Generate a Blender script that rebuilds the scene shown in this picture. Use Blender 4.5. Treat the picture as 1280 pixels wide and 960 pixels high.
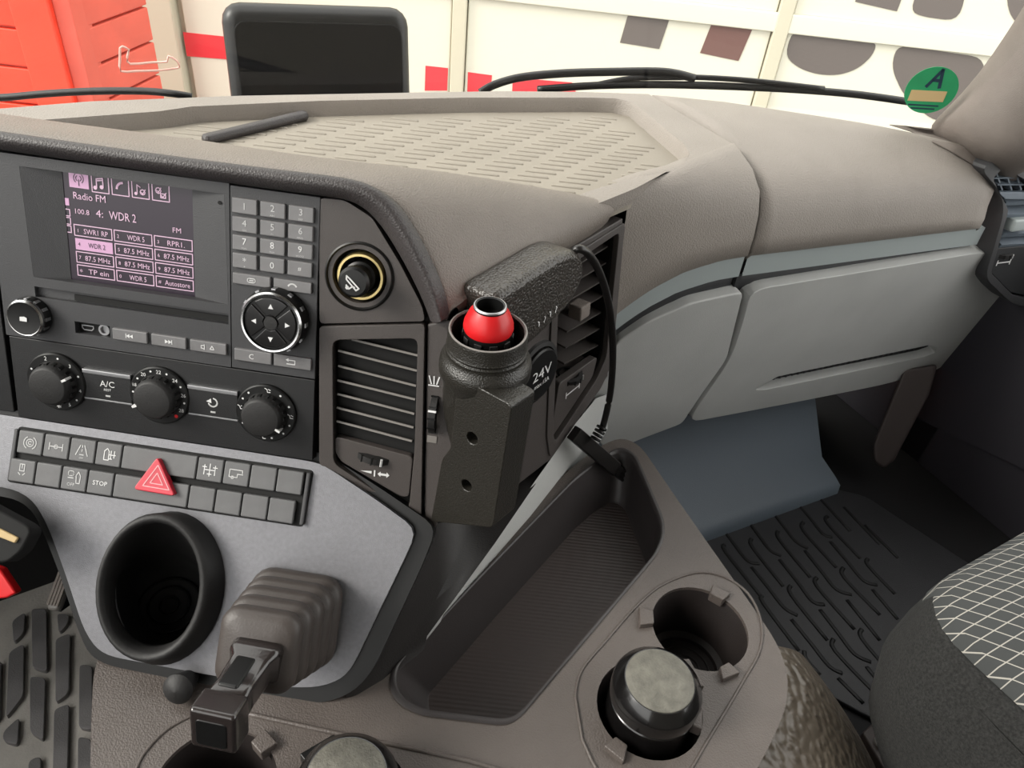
import bpy, bmesh, math, random
from mathutils import Vector as V, Matrix
random.seed(7)
for o in list(bpy.data.objects): bpy.data.objects.remove(o)
scene = bpy.context.scene
COL = scene.collection

# ------------------------------------------------------------------ camera
F = 960.0                                   # focal length in pixels of the 1280x960 frame
CAM = V((0, 0, .95))                        # eye height above the cab floor
_n = -V((503-640, 1692-480, F)).normalized()            # world up in camera axes (x right, y down, z forward)
_z = V((0, 0, 1)); _f = (_z - _z.dot(_n)*_n).normalized()
_u = _f.cross(_n)
def ray(u, v):
    c = V(((u-640)/F, (v-480)/F, 1)); return V((_u.dot(c), _f.dot(c), _n.dot(c)))
cd = bpy.data.cameras.new('camera'); cam = bpy.data.objects.new('camera', cd); COL.objects.link(cam)
cd.sensor_fit = 'HORIZONTAL'; cd.sensor_width = 36; cd.lens = 36*F/1280; cd.clip_start = .01; cd.clip_end = 200
R_ = Matrix(((_u.x, -_u.y, -_u.z), (_f.x, -_f.y, -_f.z), (_n.x, -_n.y, -_n.z)))
cam.matrix_world = Matrix.Translation(CAM) @ R_.to_4x4()
scene.camera = cam

# ------------------------------------------------------------------ light
w = bpy.data.worlds.new('sky'); scene.world = w; w.use_nodes = True
bg = w.node_tree.nodes['Background']; bg.inputs[0].default_value = (.99, .98, .95, 1); bg.inputs[1].default_value = 1.6
sd = bpy.data.lights.new('sun', 'SUN'); sd.energy = 2.0; sd.angle = math.radians(22); sd.color = (1, .96, .88)
sun = bpy.data.objects.new('sun', sd); COL.objects.link(sun)
sun.rotation_euler = V((.85, .30, -.62)).to_track_quat('-Z', 'Y').to_euler()
scene.view_settings.view_transform = 'Standard'; scene.view_settings.look = 'None'
scene.view_settings.gamma = 1; scene.view_settings.use_curve_mapping = False
scene.view_settings.exposure = .92

# ------------------------------------------------------------------ materials
def lin(c): return tuple(((x/255)/12.92 if x/255 <= .04045 else ((x/255+.055)/1.055)**2.4) for x in c)
MATS = {}
def mat(name, rgb, rough=.5, grain=0, gs=900, metal=0, spec=.5, var=0, vs=30, kind='noise', emit=0, coat=0):
    m = bpy.data.materials.new(name); m.use_nodes = True; nt = m.node_tree; b = nt.nodes['Principled BSDF']
    c = lin(rgb)+(1,)
    b.inputs['Base Color'].default_value = c; b.inputs['Roughness'].default_value = rough
    b.inputs['Metallic'].default_value = metal; b.inputs['Specular IOR Level'].default_value = spec
    b.inputs['Coat Weight'].default_value = coat
    if emit:
        b.inputs['Emission Color'].default_value = c; b.inputs['Emission Strength'].default_value = emit
    tc = nt.nodes.new('ShaderNodeTexCoord')
    if var:
        n = nt.nodes.new('ShaderNodeTexNoise'); n.inputs['Scale'].default_value = vs; n.inputs['Detail'].default_value = 6
        nt.links.new(tc.outputs['Object'], n.inputs['Vector'])
        r = nt.nodes.new('ShaderNodeValToRGB'); r.color_ramp.elements[0].position = .3; r.color_ramp.elements[1].position = .7
        r.color_ramp.elements[0].color = tuple(x*(1-var) for x in c[:3])+(1,)
        r.color_ramp.elements[1].color = tuple(min(1, x*(1+var)) for x in c[:3])+(1,)
        nt.links.new(n.outputs['Fac'], r.inputs['Fac']); nt.links.new(r.outputs['Color'], b.inputs['Base Color'])
    if grain:
        bp = nt.nodes.new('ShaderNodeBump'); bp.inputs['Strength'].default_value = grain; bp.inputs['Distance'].default_value = .001
        if kind == 'leather':
            n = nt.nodes.new('ShaderNodeTexVoronoi'); n.inputs['Scale'].default_value = gs; n.feature = 'SMOOTH_F1'
            out = n.outputs['Distance']; bp.invert = True
        elif kind == 'wave':
            n = nt.nodes.new('ShaderNodeTexWave'); n.inputs['Scale'].default_value = gs; n.bands_direction = 'Y'; n.inputs['Distortion'].default_value = 0
            out = n.outputs['Fac']
        else:
            n = nt.nodes.new('ShaderNodeTexNoise'); n.inputs['Scale'].default_value = gs; n.inputs['Detail'].default_value = 2
            out = n.outputs['Fac']
        nt.links.new(tc.outputs['Object'], n.inputs['Vector'])
        nt.links.new(out, bp.inputs['Height']); nt.links.new(bp.outputs['Normal'], b.inputs['Normal'])
    MATS[name] = m; return m
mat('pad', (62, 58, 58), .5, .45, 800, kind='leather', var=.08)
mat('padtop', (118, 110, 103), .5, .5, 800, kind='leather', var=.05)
mat('dash', (139, 132, 125), .62, .5, 650, kind='leather', var=.06, vs=14)
mat('dashmat', (140, 133, 122), .7, .3, 900, var=.06, vs=12)
mat('dashlow', (176, 177, 175), .55, .35, 900, var=.05, vs=12)
mat('strip', (150, 158, 158), .5, .1, 900)
mat('groove', (38, 39, 41), .6)
mat('stack', (56, 56, 58), .5, .25, 1500)
mat('stackwarm', (70, 65, 63), .5, .25, 1500)
mat('climate', (27, 27, 28), .45, .2, 1500)
mat('key', (112, 111, 112), .38, .12, 1500, var=.15, vs=60)
mat('switch', (92, 92, 93), .5, .15, 1500, var=.1, vs=60)
mat('fascia', (118, 118, 122), .42, .25, 1400, metal=.35, var=.08, vs=300)
mat('black', (13, 13, 13), .42, spec=.4)
mat('riser', (26, 23, 22), .6, .3, 700)
mat('blackgloss', (16, 15, 15), .2, coat=.3)
mat('rubber', (25, 24, 24), .6, .2, 700)
mat('boot', (62, 56, 53), .5, .15, 600)
mat('levermat', (40, 35, 34), .22, .1, 500, coat=.3)
mat('console', (84, 77, 73), .46, .4, 800, kind='leather', var=.06)
mat('well', (34, 29, 28), .5, .3, 900)
mat('traywall', (50, 46, 46), .45, .2, 900)
mat('trayfloor', (56, 47, 44), .5, .25, 70, kind='wave')
mat('holder', (36, 34, 30), .38, .4, 900, kind='leather')
mat('handle', (54, 50, 46), .32, .8, 520, kind='leather')
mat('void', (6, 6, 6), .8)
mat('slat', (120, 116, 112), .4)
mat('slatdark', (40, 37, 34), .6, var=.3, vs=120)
mat('chrome', (200, 200, 200), .22, metal=1)
mat('silver', (170, 170, 172), .35, metal=.8)
mat('brass', (190, 172, 120), .3, metal=.9)
mat('print', (215, 215, 215), .6)
mat('printdim', (190, 190, 190), .6)
mat('red', (205, 28, 32), .35)
mat('hazard', (196, 40, 58), .35, coat=.3)
mat('pinkline', (235, 170, 175), .5)
mat('screen', (40, 31, 42), .3, emit=.12, spec=.4)
mat('screentext', (190, 160, 180), .5, emit=.22)
mat('screenlit', (178, 138, 168), .4, emit=.22)
mat('lid', (98, 96, 88), .6, .8, 500, var=.3, vs=90)
mat('floormat', (40, 40, 43), .5, .4, 700, var=.2, vs=10)
mat('matpad', (96, 94, 94), .5, .4, 600, var=.35, vs=14)
mat('matbase', (150, 146, 140), .7, .5, 300, var=.3, vs=12)
mat('matgroove', (8, 8, 9), .6)
mat('slate', (98, 108, 118), .55, .3, 700)
mat('carpet', (16, 15, 18), .8)
mat('doortrim', (38, 36, 42), .6)
mat('pillar', (112, 104, 98), .7, .5, 800, var=.08)
mat('strut', (66, 58, 56), .6)
mat('velour', (34, 34, 33), .95, 1.0, 700, var=.6, vs=420)
mat('headliner', (120, 118, 114), .9)
mat('white', (206, 202, 186), .5)
mat('offwhite', (188, 182, 162), .6)
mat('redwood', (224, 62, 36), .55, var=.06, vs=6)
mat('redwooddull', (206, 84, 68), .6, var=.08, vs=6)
mat('redprint', (214, 52, 60), .5)
mat('darkprint', (96, 88, 84), .5)
mat('brownprint', (104, 74, 68), .5)
mat('asphalt', (120, 120, 118), .9)
mat('mirror', (20, 20, 21), .38, spec=.4)
mat('mirrorface', (6, 6, 7), .6, spec=.12)
mat('green', (40, 140, 90), .5, var=.1)
mat('tan', (190, 165, 120), .6)
mat('navy', (24, 50, 66), .6)
mat('clearpink', (240, 190, 178), .3)
mat('cable', (24, 22, 21), .35)
# engine tunnel: hammered bronze-black leatherette
m = mat('tunnel', (104, 95, 84), .34, 1.0, 125, kind='leather')
m.node_tree.nodes['Bump'].inputs['Distance'].default_value = .004
# seat cloth: charcoal with light diamond lines
m = mat('seatcloth', (58, 60, 60), .9)
nt = m.node_tree; bs = nt.nodes['Principled BSDF']; tc = nt.nodes.new('ShaderNodeTexCoord'); sp = nt.nodes.new('ShaderNodeSeparateXYZ')
nt.links.new(tc.outputs['Object'], sp.inputs[0])
def mth(op, a, b=None):
    n = nt.nodes.new('ShaderNodeMath'); n.operation = op
    for i, q in enumerate((a, b)):
        if q is None: continue
        if isinstance(q, (int, float)): n.inputs[i].default_value = q
        else: nt.links.new(q, n.inputs[i])
    return n.outputs[0]
masks = []
for a, b_ in ((40, 72), (-40, 72)):
    s_ = mth('ADD', mth('MULTIPLY', sp.outputs[0], a), mth('MULTIPLY', sp.outputs[1], b_))
    masks.append(mth('LESS_THAN', mth('FRACT', s_), .075))
mk = mth('MAXIMUM', *masks)
mx = nt.nodes.new('ShaderNodeMix'); mx.data_type = 'RGBA'; nt.links.new(mk, mx.inputs[0])
mx.inputs[6].default_value = lin((58, 60, 60))+(1,); mx.inputs[7].default_value = lin((160, 156, 148))+(1,)
nt.links.new(mx.outputs[2], bs.inputs['Base Color'])
# windscreen glass: clear pane with a faint reflection
m = bpy.data.materials.new('glass'); m.use_nodes = True; nt = m.node_tree; nt.nodes.clear(); MATS['glass'] = m
o_ = nt.nodes.new('ShaderNodeOutputMaterial'); tr = nt.nodes.new('ShaderNodeBsdfTransparent'); gl = nt.nodes.new('ShaderNodeBsdfGlossy')
gl.inputs['Roughness'].default_value = .02; tr.inputs[0].default_value = (.97, .98, .97, 1)
mi = nt.nodes.new('ShaderNodeMixShader'); mi.inputs[0].default_value = .04
nt.links.new(tr.outputs[0], mi.inputs[1]); nt.links.new(gl.outputs[0], mi.inputs[2]); nt.links.new(mi.outputs[0], o_.inputs[0])

# ------------------------------------------------------------------ geometry helpers
WL = {}                                                 # world location of every object
def tag(o, label=None, cat=None, group=None, kind=None):
    if label: o['label'] = label
    if cat: o['category'] = cat
    if group: o['group'] = group
    if kind: o['kind'] = kind
    return o
def thing(name, label, cat, loc, group=None):
    o = bpy.data.objects.new(name, None); COL.objects.link(o); o.location = loc; WL[o.name] = V(loc); o.empty_display_size = .02
    return tag(o, label, cat, group)
def link(name, me, parent=None, c=None):
    o = bpy.data.objects.new(name, me); COL.objects.link(o)
    c = c or V((0, 0, 0)); WL[o.name] = c.copy()
    if parent: o.parent = parent; o.location = c-WL[parent.name]
    else: o.location = c
    return o
def make(name, vs, fs, m, parent=None, smooth=False, bevel=0, seg=2, solid=0, sub=0, angle=35, center=None):
    vs = [V(v) for v in vs]
    c = center or sum(vs, V((0, 0, 0)))/len(vs)
    me = bpy.data.meshes.new(name); me.from_pydata([v-c for v in vs], [], fs)
    bm = bmesh.new(); bm.from_mesh(me); bmesh.ops.recalc_face_normals(bm, faces=bm.faces); bm.to_mesh(me); bm.free()
    me.materials.append(MATS[m])
    o = link(name, me, parent, c)
    if solid:
        q = o.modifiers.new('solid', 'SOLIDIFY'); q.thickness = solid; q.offset = 0
    if bevel:
        q = o.modifiers.new('bevel', 'BEVEL'); q.width = bevel; q.segments = seg; q.limit_method = 'ANGLE'; q.angle_limit = math.radians(angle)
    if sub:
        q = o.modifiers.new('sub', 'SUBSURF'); q.levels = sub; q.render_levels = sub
    if smooth or bevel or sub:
        for p in me.polygons: p.use_smooth = True
        if not sub and not smooth:
            q = o.modifiers.new('wn', 'WEIGHTED_NORMAL'); q.keep_sharp = True
    return o
class Fr:
    def __init__(s, o, ex, n):
        s.o = V(o); s.n = V(n).normalized(); s.ex = V(ex); s.ex = (s.ex-s.ex.dot(s.n)*s.n).normalized(); s.ey = s.n.cross(s.ex)
    def w(s, x, y, h=0): return s.o+s.ex*x+s.ey*y+s.n*h
    def hit(s, u, v, h=0):
        r = ray(u, v); return CAM+r*((s.o+s.n*h-CAM).dot(s.n)/r.dot(s.n))
    def px(s, u, v, h=0):
        d = s.hit(u, v, h)-s.o; return (d.dot(s.ex), d.dot(s.ey))
    def pl(s, pts, h=0): return [s.px(u, v, h) for u, v in pts]
def rrect(x0, x1, y0, y1, r, n=4):
    r = min(r, abs(x1-x0)/2*.98, abs(y1-y0)/2*.98); out = []
    for cx, cy, a in ((x1-r, y1-r, 0), (x0+r, y1-r, 90), (x0+r, y0+r, 180), (x1-r, y0+r, 270)):
        for k in range(n+1):
            t = math.radians(a+90*k/n); out.append((cx+r*math.cos(t), cy+r*math.sin(t)))
    return out
def circ(cx, cy, rx, ry=None, n=36):
    ry = ry or rx; return [(cx+rx*math.cos(2*math.pi*k/n), cy+ry*math.sin(2*math.pi*k/n)) for k in range(n)]
def smoothpoly(pts, r, n=4):
    """round the corners of a polygon"""
    out = []; L = len(pts); P = [V((p[0], p[1])) for p in pts]
    for i in range(L):
        a, b, c = P[i-1], P[i], P[(i+1) % L]
        d1 = min(r, (a-b).length*.45); d2 = min(r, (c-b).length*.45)
        p, q = b+(a-b).normalized()*d1, b+(c-b).normalized()*d2
        for k in range(n+1):
            t = k/n; s = p*(1-t)**2+b*2*t*(1-t)+q*t*t; out.append((s.x, s.y))
    return out
def plate(name, fr, poly, h0, h1, m, parent=None, bevel=0, seg=2, holes=(), angle=35):
    """polygon (frame coordinates) from height h0 up to h1"""
    if not holes:
        n = len(poly)
        vs = [fr.w(x, y, h1) for x, y in poly]+[fr.w(x, y, h0) for x, y in poly]
        fs = [list(range(n)), list(range(2*n-1, n-1, -1))]+[[i, i+n, (i+1) % n+n, (i+1) % n] for i in range(n)]
        return make(name, vs, fs, m, parent, bevel=bevel, seg=seg, angle=angle)
    bm = bmesh.new(); edges = []
    for loop in [poly]+list(holes):
        bv = [bm.verts.new((x, y, 0)) for x, y in loop]
        for i in range(len(bv)): edges.append(bm.edges.new((bv[i-1], bv[i])))
    bmesh.ops.triangle_fill(bm, use_beauty=True, use_dissolve=False, edges=edges)
    bm.verts.index_update(); n = len(bm.verts)
    xy = [(v.co.x, v.co.y) for v in bm.verts]; tris = [[v.index for v in f.verts] for f in bm.faces]
    be = [(e.verts[0].index, e.verts[1].index) for e in bm.edges if len(e.link_faces) == 1]; bm.free()
    vs = [fr.w(x, y, h1) for x, y in xy]+[fr.w(x, y, h0) for x, y in xy]
    fs = tris+[[i+n for i in reversed(t)] for t in tris]+[[a, b, b+n, a+n] for a, b in be]
    return make(name, vs, fs, m, parent, bevel=bevel, seg=seg, angle=angle)
def box(name, fr, x0, x1, y0, y1, h0, h1, m, parent=None, bevel=.0008, r=0, seg=2):
    x0, x1 = sorted((x0, x1)); y0, y1 = sorted((y0, y1))
    poly = rrect(x0, x1, y0, y1, r) if r else [(x1, y1), (x0, y1), (x0, y0), (x1, y0)]
    return plate(name, fr, poly, h0, h1, m, parent, bevel, seg)
def loft(name, rows, m, parent=None, closed=False, cap0=False, cap1=False, smooth=True, **k):
    n = len(rows[0]); vs = [p for r in rows for p in r]; fs = []
    for i in range(len(rows)-1):
        for j in range(n if closed else n-1):
            j2 = (j+1) % n; fs.append([i*n+j, i*n+j2, (i+1)*n+j2, (i+1)*n+j])
    if cap0: fs.append(list(range(n)))
    if cap1: fs.append([(len(rows)-1)*n+j for j in range(n)])
    return make(name, vs, fs, m, parent, smooth=smooth, **k)
def lathe(name, o, ax, prof, m, parent=None, n=36, sx=None, angle=40):
    """revolve [(radius, height)] about ax"""
    ax = V(ax).normalized(); ex = V((1, 0, 0)); ex = (ex-ex.dot(ax)*ax).normalized(); ey = ax.cross(ex); o = V(o)
    rows = []
    for r, h in prof:
        rows.append([o+ax*h+(ex*math.cos(2*math.pi*k/n)+ey*math.sin(2*math.pi*k/n))*max(r, 1e-5) for k in range(n)])
    ob = loft(name, rows, m, parent, closed=True, smooth=False)
    for p in ob.data.polygons: p.use_smooth = True
    ob.data.set_sharp_from_angle(angle=math.radians(angle))
    return ob
def cr(pts, n=6):
    """Catmull-Rom through points"""
    P = [V(p) for p in pts]; out = []
    for i in range(len(P)-1):
        p0, p1, p2, p3 = P[max(i-1, 0)], P[i], P[i+1], P[min(i+2, len(P)-1)]
        for k in range(n):
            t = k/n; out.append(.5*((2*p1)+(p2-p0)*t+(2*p0-5*p1+4*p2-p3)*t*t+(3*p1-p0-3*p2+p3)*t**3))
    return out+[P[-1]]
def tube(name, pts, r, m, parent=None, sides=8, n=6, closed=False, flat=1, up=None):
    P = cr(pts, n) if n > 1 else [V(p) for p in pts]; rows = []; L = len(P)
    upv = V(up) if up else V((0, 0, 1))
    for i, p in enumerate(P):
        t = (P[min(i+1, L-1)]-P[max(i-1, 0)])
        if closed: t = P[(i+1) % L]-P[i-1]
        t = t.normalized() if t.length else V((1, 0, 0))
        a = t.cross(upv); a = a.normalized() if a.length > 1e-4 else t.cross(V((0, 1, 0))).normalized(); b = a.cross(t)
        rr = r[min(int(i*len(r)/L), len(r)-1)] if isinstance(r, (list, tuple)) else r
        rows.append([p+a*rr*math.cos(2*math.pi*k/sides)+b*rr*flat*math.sin(2*math.pi*k/sides) for k in range(sides)])
    if closed: rows.append(rows[0])
    return loft(name, rows, m, parent, closed=True, cap0=not closed, cap1=not closed)
def txt(s, fr, x, y, size, m, parent=None, h=.0006, width=None, name='lettering', rot=0):
    cu = bpy.data.curves.new('t', 'FONT'); cu.body = s; cu.size = 1; cu.align_x = 'CENTER'; cu.align_y = 'CENTER'; cu.resolution_u = 2
    ob = bpy.data.objects.new('t', cu); me = bpy.data.meshes.new_from_object(ob)
    bpy.data.objects.remove(ob); bpy.data.curves.remove(cu)
    if not me.vertices: return
    xs = [v.co.x for v in me.vertices]; ys = [v.co.y for v in me.vertices]
    cx, cy = (min(xs)+max(xs))/2, (min(ys)+max(ys))/2
    k = size/max(max(ys)-min(ys), 1e-6); kx = k if not width else width/max(max(xs)-min(xs), 1e-6)
    ca, sa = math.cos(rot), math.sin(rot); c = fr.w(x, y, h)
    for v in me.vertices:
        a, b = (v.co.x-cx)*kx, (v.co.y-cy)*k
        v.co = fr.w(x+a*ca-b*sa, y+a*sa+b*ca, h)-c
    me.materials.append(MATS[m]); return link(name, me, parent, c)
def strokes(lines, fr, x, y, sc, wd, m, parent=None, h=.0006, name='icon', fills=()):
    """icon from polylines in unit coordinates; fills are solid polygons"""
    vs, fs = [], []
    for L in lines:
        P = [V((a*sc, b*sc)) for a, b in L]
        for i in range(len(P)-1):
            d = P[i+1]-P[i]
            if d.length < 1e-9: continue
            d.normalize(); nn = V((-d.y, d.x))*wd/2; e = d*wd*.3; k = len(vs)
            for q in (P[i]-e+nn, P[i]-e-nn, P[i+1]+e-nn, P[i+1]+e+nn): vs.append(fr.w(x+q.x, y+q.y, h))
            fs.append([k, k+1, k+2, k+3])
    for L in fills:
        k = len(vs)
        for a, b in L: vs.append(fr.w(x+a*sc, y+b*sc, h))
        fs.append(list(range(k, k+len(L))))
    me_o = make(name, vs, fs, m, parent)
    return me_o
def arc(cx, cy, r, a0, a1, n=10): return [(cx+r*math.cos(math.radians(a0+(a1-a0)*k/n)), cy+r*math.sin(math.radians(a0+(a1-a0)*k/n))) for k in range(n+1)]
def dup(o, parent, delta):
    c = o.copy(); COL.objects.link(c); c.parent = parent; c.location = o.location+delta; WL[c.name] = WL[o.name]+delta; return c

# ------------------------------------------------------------------ reference planes
e1 = V((1, -.05, 0)).normalized()
N1 = e1.cross(V((0, .30, .954))).normalized()
S1 = Fr(CAM+ray(200, 400)*.60, e1, N1)                       # driver-facing stack face
N2 = e1.cross(V((.05, .617, .783))).normalized()
S2 = Fr(S1.hit(200, 545), e1, N2)                            # sloping lower fascia
S3 = Fr(CAM+V((-.0625, .4817, -.326)), (.56, .83, 0), (.83, -.56, .08))    # passenger-facing side of the stack
S4 = Fr(CAM+ray(600, 565)*.575, (.843, -.538, 0), (-.538, -.843, .12))     # front of the torch holder
FC = Fr(CAM+V((0, 0, -.612)), (1, 0, 0), (0, 0, 1))           # console top
FL = Fr((0, 0, 0), (1, 0, 0), (0, 0, 1))                     # cab floor
XT, FT = V((.866, .5, 0)), V((-.5, .866, 0))                 # vehicle right / vehicle forward
DO = CAM+V((.09, .708, 0))
def D(s, t, z): return DO+XT*s+FT*t+V((0, 0, z))
def zplane(z): return Fr(CAM+V((0, 0, z)), (1, 0, 0), (0, 0, 1))
def interp(tab, x):
    if x <= tab[0][0]: return tab[0][1]
    for (a, b), (c, d) in zip(tab, tab[1:]):
        if x <= c: return b+(d-b)*(x-a)/(c-a)
    return tab[-1][1]
TWS = [(-1.3, .20), (-.9, .29), (-.53, .335), (-.39, .338), (-.12, .303), (.05, .28), (.18, .243), (.29, .21), (.37, .170), (.49, .110), (.56, .06), (.62, .015), (.70, -.10), (.76, -.25)]
def tws(s): return interp(TWS, s)
def ztop(s): return -.302-.06*max(0, s-.2)-.35*max(0, s-.42)**2
# ================================================================== the cab shell
def quadbox(name, a, b, c, d, thick, m, parent=None):
    n = (b-a).cross(d-a).normalized()*thick
    vs = [a, b, c, d, a+n, b+n, c+n, d+n]
    return make(name, vs, [[0, 1, 2, 3], [7, 6, 5, 4], [0, 4, 5, 1], [1, 5, 6, 2], [2, 6, 7, 3], [3, 7, 4, 0]], m, parent)
FZ = -.95
o = quadbox('floor', D(-1.45, -1.7, FZ-.03), D(.84, -1.7, FZ-.03), D(.84, .46, FZ-.03), D(-1.45, .46, FZ-.03), .028, 'carpet'); tag(o, 'dark cab floor under the mats', kind='structure')
o = quadbox('ceiling', D(-1.45, -1.7, .78), D(.84, -1.7, .78), D(.84, .2, .78), D(-1.45, .2, .78), .03, 'headliner'); tag(o, 'pale headliner of the cab roof above the view', kind='structure')
o = quadbox('wall_rear', D(-1.45, -1.7, FZ), D(-1.45, -1.7, .78), D(.84, -1.7, .78), D(.84, -1.7, FZ), .03, 'headliner'); tag(o, 'pale rear wall of the cab behind the camera', kind='structure')
_sw = [-1.3+.1*k for k in range(21)]
o = loft('wall_front', [[D(s, tws(s)-.03 if s < .42 else .2, z if s < .42 else min(z, -.5)) for s in _sw] for z in (FZ, -.335)], 'carpet', solid=.01); tag(o, 'dark bulkhead below the windscreen', kind='structure')
o = quadbox('wall_left', D(-1.45, -1.7, FZ), D(-1.45, .42, FZ), D(-1.45, .42, -.30), D(-1.45, -1.7, -.30), .03, 'doortrim'); tag(o, 'dark lower side of the cab by the driver', kind='structure')
door = quadbox('door_1', D(.80, -1.7, FZ), D(.80, -1.7, -.44), D(.80, .05, -.44), D(.80, .05, FZ), -.04, 'doortrim'); tag(door, 'dark inner panel of the passenger door', kind='structure')
quadbox('kick_panel', D(.80, .0, FZ), D(.80, .0, -.52), D(.80, .45, -.55), D(.80, .45, FZ), -.03, 'doortrim', door)
quadbox('door_panel', D(.798, -.22, -.80), D(.798, -.22, -.50), D(.798, .10, -.50), D(.798, .10, -.88), .012, 'doortrim', door)
tube('speaker_ring', [D(.79, -.27+.09*math.cos(a), -.70+.09*math.sin(a)) for a in [k*math.pi/8 for k in range(16)]], .008, 'strip', door, closed=True, n=1)
# windscreen
def wind(s, z): return D(s, tws(s)+.012-.14*(z+.30), z)
ss = [-1.3+.05*k for k in range(41)]
ws = loft('window_1', [[wind(s, z) for s in ss] for z in (-.312, -.05, .2, .5, .76)], 'glass'); tag(ws, 'curved clear windscreen above the dashboard', kind='structure')
def onws(u, v, off=.004):
    r = ray(u, v); lo, hi = .3, 3.0
    for _ in range(50):
        md = (lo+hi)/2; q = CAM+r*md-DO; s, t, z = q.dot(XT), q.dot(FT), q.z
        if t < tws(s)+.012-.14*(z+.30)-off: lo = md
        else: hi = md
    return CAM+r*lo
# right A-pillar trim
rows = []
for (ul, vl, dl), (um, vm, dm), (ur, vr, dr) in [((1168, 172, 1.07), (1215, 200, 1.06), (1262, 232, 1.05)), ((1162, 157, 1.03), (1205, 182, .99), (1256, 212, .99)), ((1185, 138, 1.01), (1232, 160, .965), (1290, 205, .96)),
        ((1225, 95, .985), (1268, 115, .94), (1330, 160, .93)), ((1262, 40, .96), (1310, 55, .91), (1370, 90, .90)), ((1300, -20, .93), (1350, -15, .88), (1420, 20, .87)), ((1400, -200, .85), (1450, -180, .80), (1540, -150, .79))]:
    rows.append([CAM+ray(ul, vl)*(dl+.03), CAM+ray(ul, vl)*dl, CAM+ray(um, vm)*dm, CAM+ray(ur, vr)*dr, CAM+ray(ur+20, vr)*(dr+.05)])
o = loft('trim_1', rows, 'pillar', solid=.006, sub=1); tag(o, 'grey-brown trim of the right windscreen pillar', kind='structure')

# ================================================================== dashboard
dash = thing('dashboard', 'grey truck dashboard with ribbed top tray and passenger side covers', 'dashboard', D(.1, .15, -.72))
def rc(s): return interp([(0, .006), (.08, .018), (.13, .036), (.19, .058), (.45, .06), (.53, .045), (.61, .03)], s)
ZS = [(0, -.466), (.03, -.445), (.06, -.428), (.10, -.414), (.15, -.408), (.19, -.409), (.65, -.437)]
def zs(s): return interp(ZS, s)
def zc(s): return interp([(0, -.306), (.03, -.3015), (.1, -.300), (.19, -.3005)], s) if s < .19 else ztop(s)
# passenger cover (right of the seam)
rows = []
for k in range(19):
    s = .1925+(.612-.1925)*k/18; T = max(tws(s), rc(s)+.004); z0 = zc(s); r = rc(s)
    pr = [(T, z0-.02), (T, z0-.001), (T-.004, z0), ((T*2+r)/3, z0+.003), ((T+2*r)/3, z0+.001), (r, z0-.012), (r*.55, z0-.023), (r*.2, z0-.040), (.004, z0-.062), (0, (z0-.062+zs(s))/2), (0, zs(s)+.002), (.006, zs(s)), (.03, zs(s))]
    if k == 18 or k == 0:
        pr2 = [(t+.012, z-.018) for t, z in pr]
        row2 = [D(s+(.003 if k else -.0005), t, z) for t, z in pr2]
        row1 = [D(s, t, z) for t, z in pr]
        rows += [row2, row1] if k == 0 else [row1, row2]
    else: rows.append([D(s, t, z) for t, z in pr])
o = loft('passenger_cover', rows, 'dash', dash); tag(o, 'smooth grey passenger-side top cover')
# foot of the windscreen pillar trim, lying on the end of the cover
from mathutils.bvhtree import BVHTree
def surf(u, v, d=1.04, off=.002):
    c = WL[o.name]; bt = BVHTree.FromPolygons([q.co+c for q in o.data.vertices], [list(q.vertices) for q in o.data.polygons])
    h = bt.ray_cast(CAM, ray(u, v).normalized()); 
    return (h[0]-ray(u, v).normalized()*off) if h[0] else CAM+ray(u, v)*d
ft = loft('pillar_foot', [[surf(u, v, 1.06) for u, v in r] for r in (((1112, 156), (1138, 164), (1166, 177), (1194, 192), (1216, 206), (1230, 216)), ((1130, 157), (1152, 162), (1178, 170), (1206, 184), (1230, 198), (1246, 208)))]+
     [[CAM+ray(u, v)*1.05 for u, v in ((1150, 160), (1168, 162), (1192, 168), (1220, 180), (1244, 194), (1260, 204))]], 'pillar', dash, solid=.002)
# side cover (between stack and seam)
rows = []
for k in range(13):
    s = .006+(.1875-.006)*k/12; z0 = zc(s); r = rc(s)
    pr = [(r+.03, z0-.006), (r+.012, z0), (r, z0-.004), (r*.55, z0-.014), (r*.2, z0-.032), (.003, z0-.056), (0, (z0-.056+zs(s))/2), (0, zs(s)+.002), (.006, zs(s)), (.03, zs(s))]
    rows.append([D(s, t, z) for t, z in pr])
loft('side_cover', rows, 'dash', dash)
# trim strip and dark groove in two pieces, meeting at the seam
for nm, s0, s1 in (('trim_strip', .006, .1875), ('trim_strip', .1925, .632)):
    S = [s0+(s1-s0)*k/12 for k in range(13)]
    loft(nm, [[D(s, t, zs(s)+dz) for t, dz in ((.02, .001), (.004, -.0005), (.004, -.027), (.02, -.028))] for s in S], 'strip', dash, smooth=False)
    loft('groove', [[D(s, t, zs(s)+dz) for t, dz in ((.02, -.024), (.012, -.026), (.012, -.045), (.02, -.06))] for s in S], 'groove', dash)
make('seam_backing', [D(.19, .24, -.315), D(.19, .06, -.325), D(.19, .012, -.37), D(.19, .008, -.45), D(.19, .05, -.70), D(.19, .2, -.70),
     D(.183, .24, -.315), D(.197, .06, -.325), D(.197, .012, -.37), D(.197, .008, -.45), D(.197, .05, -.70), D(.183, .2, -.70)],
     [[0, 1, 2, 3, 4, 5], [11, 10, 9, 8, 7, 6]]+[[i, (i+1) % 6, (i+1) % 6+6, i+6] for i in range(6)], 'groove', dash)
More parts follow.
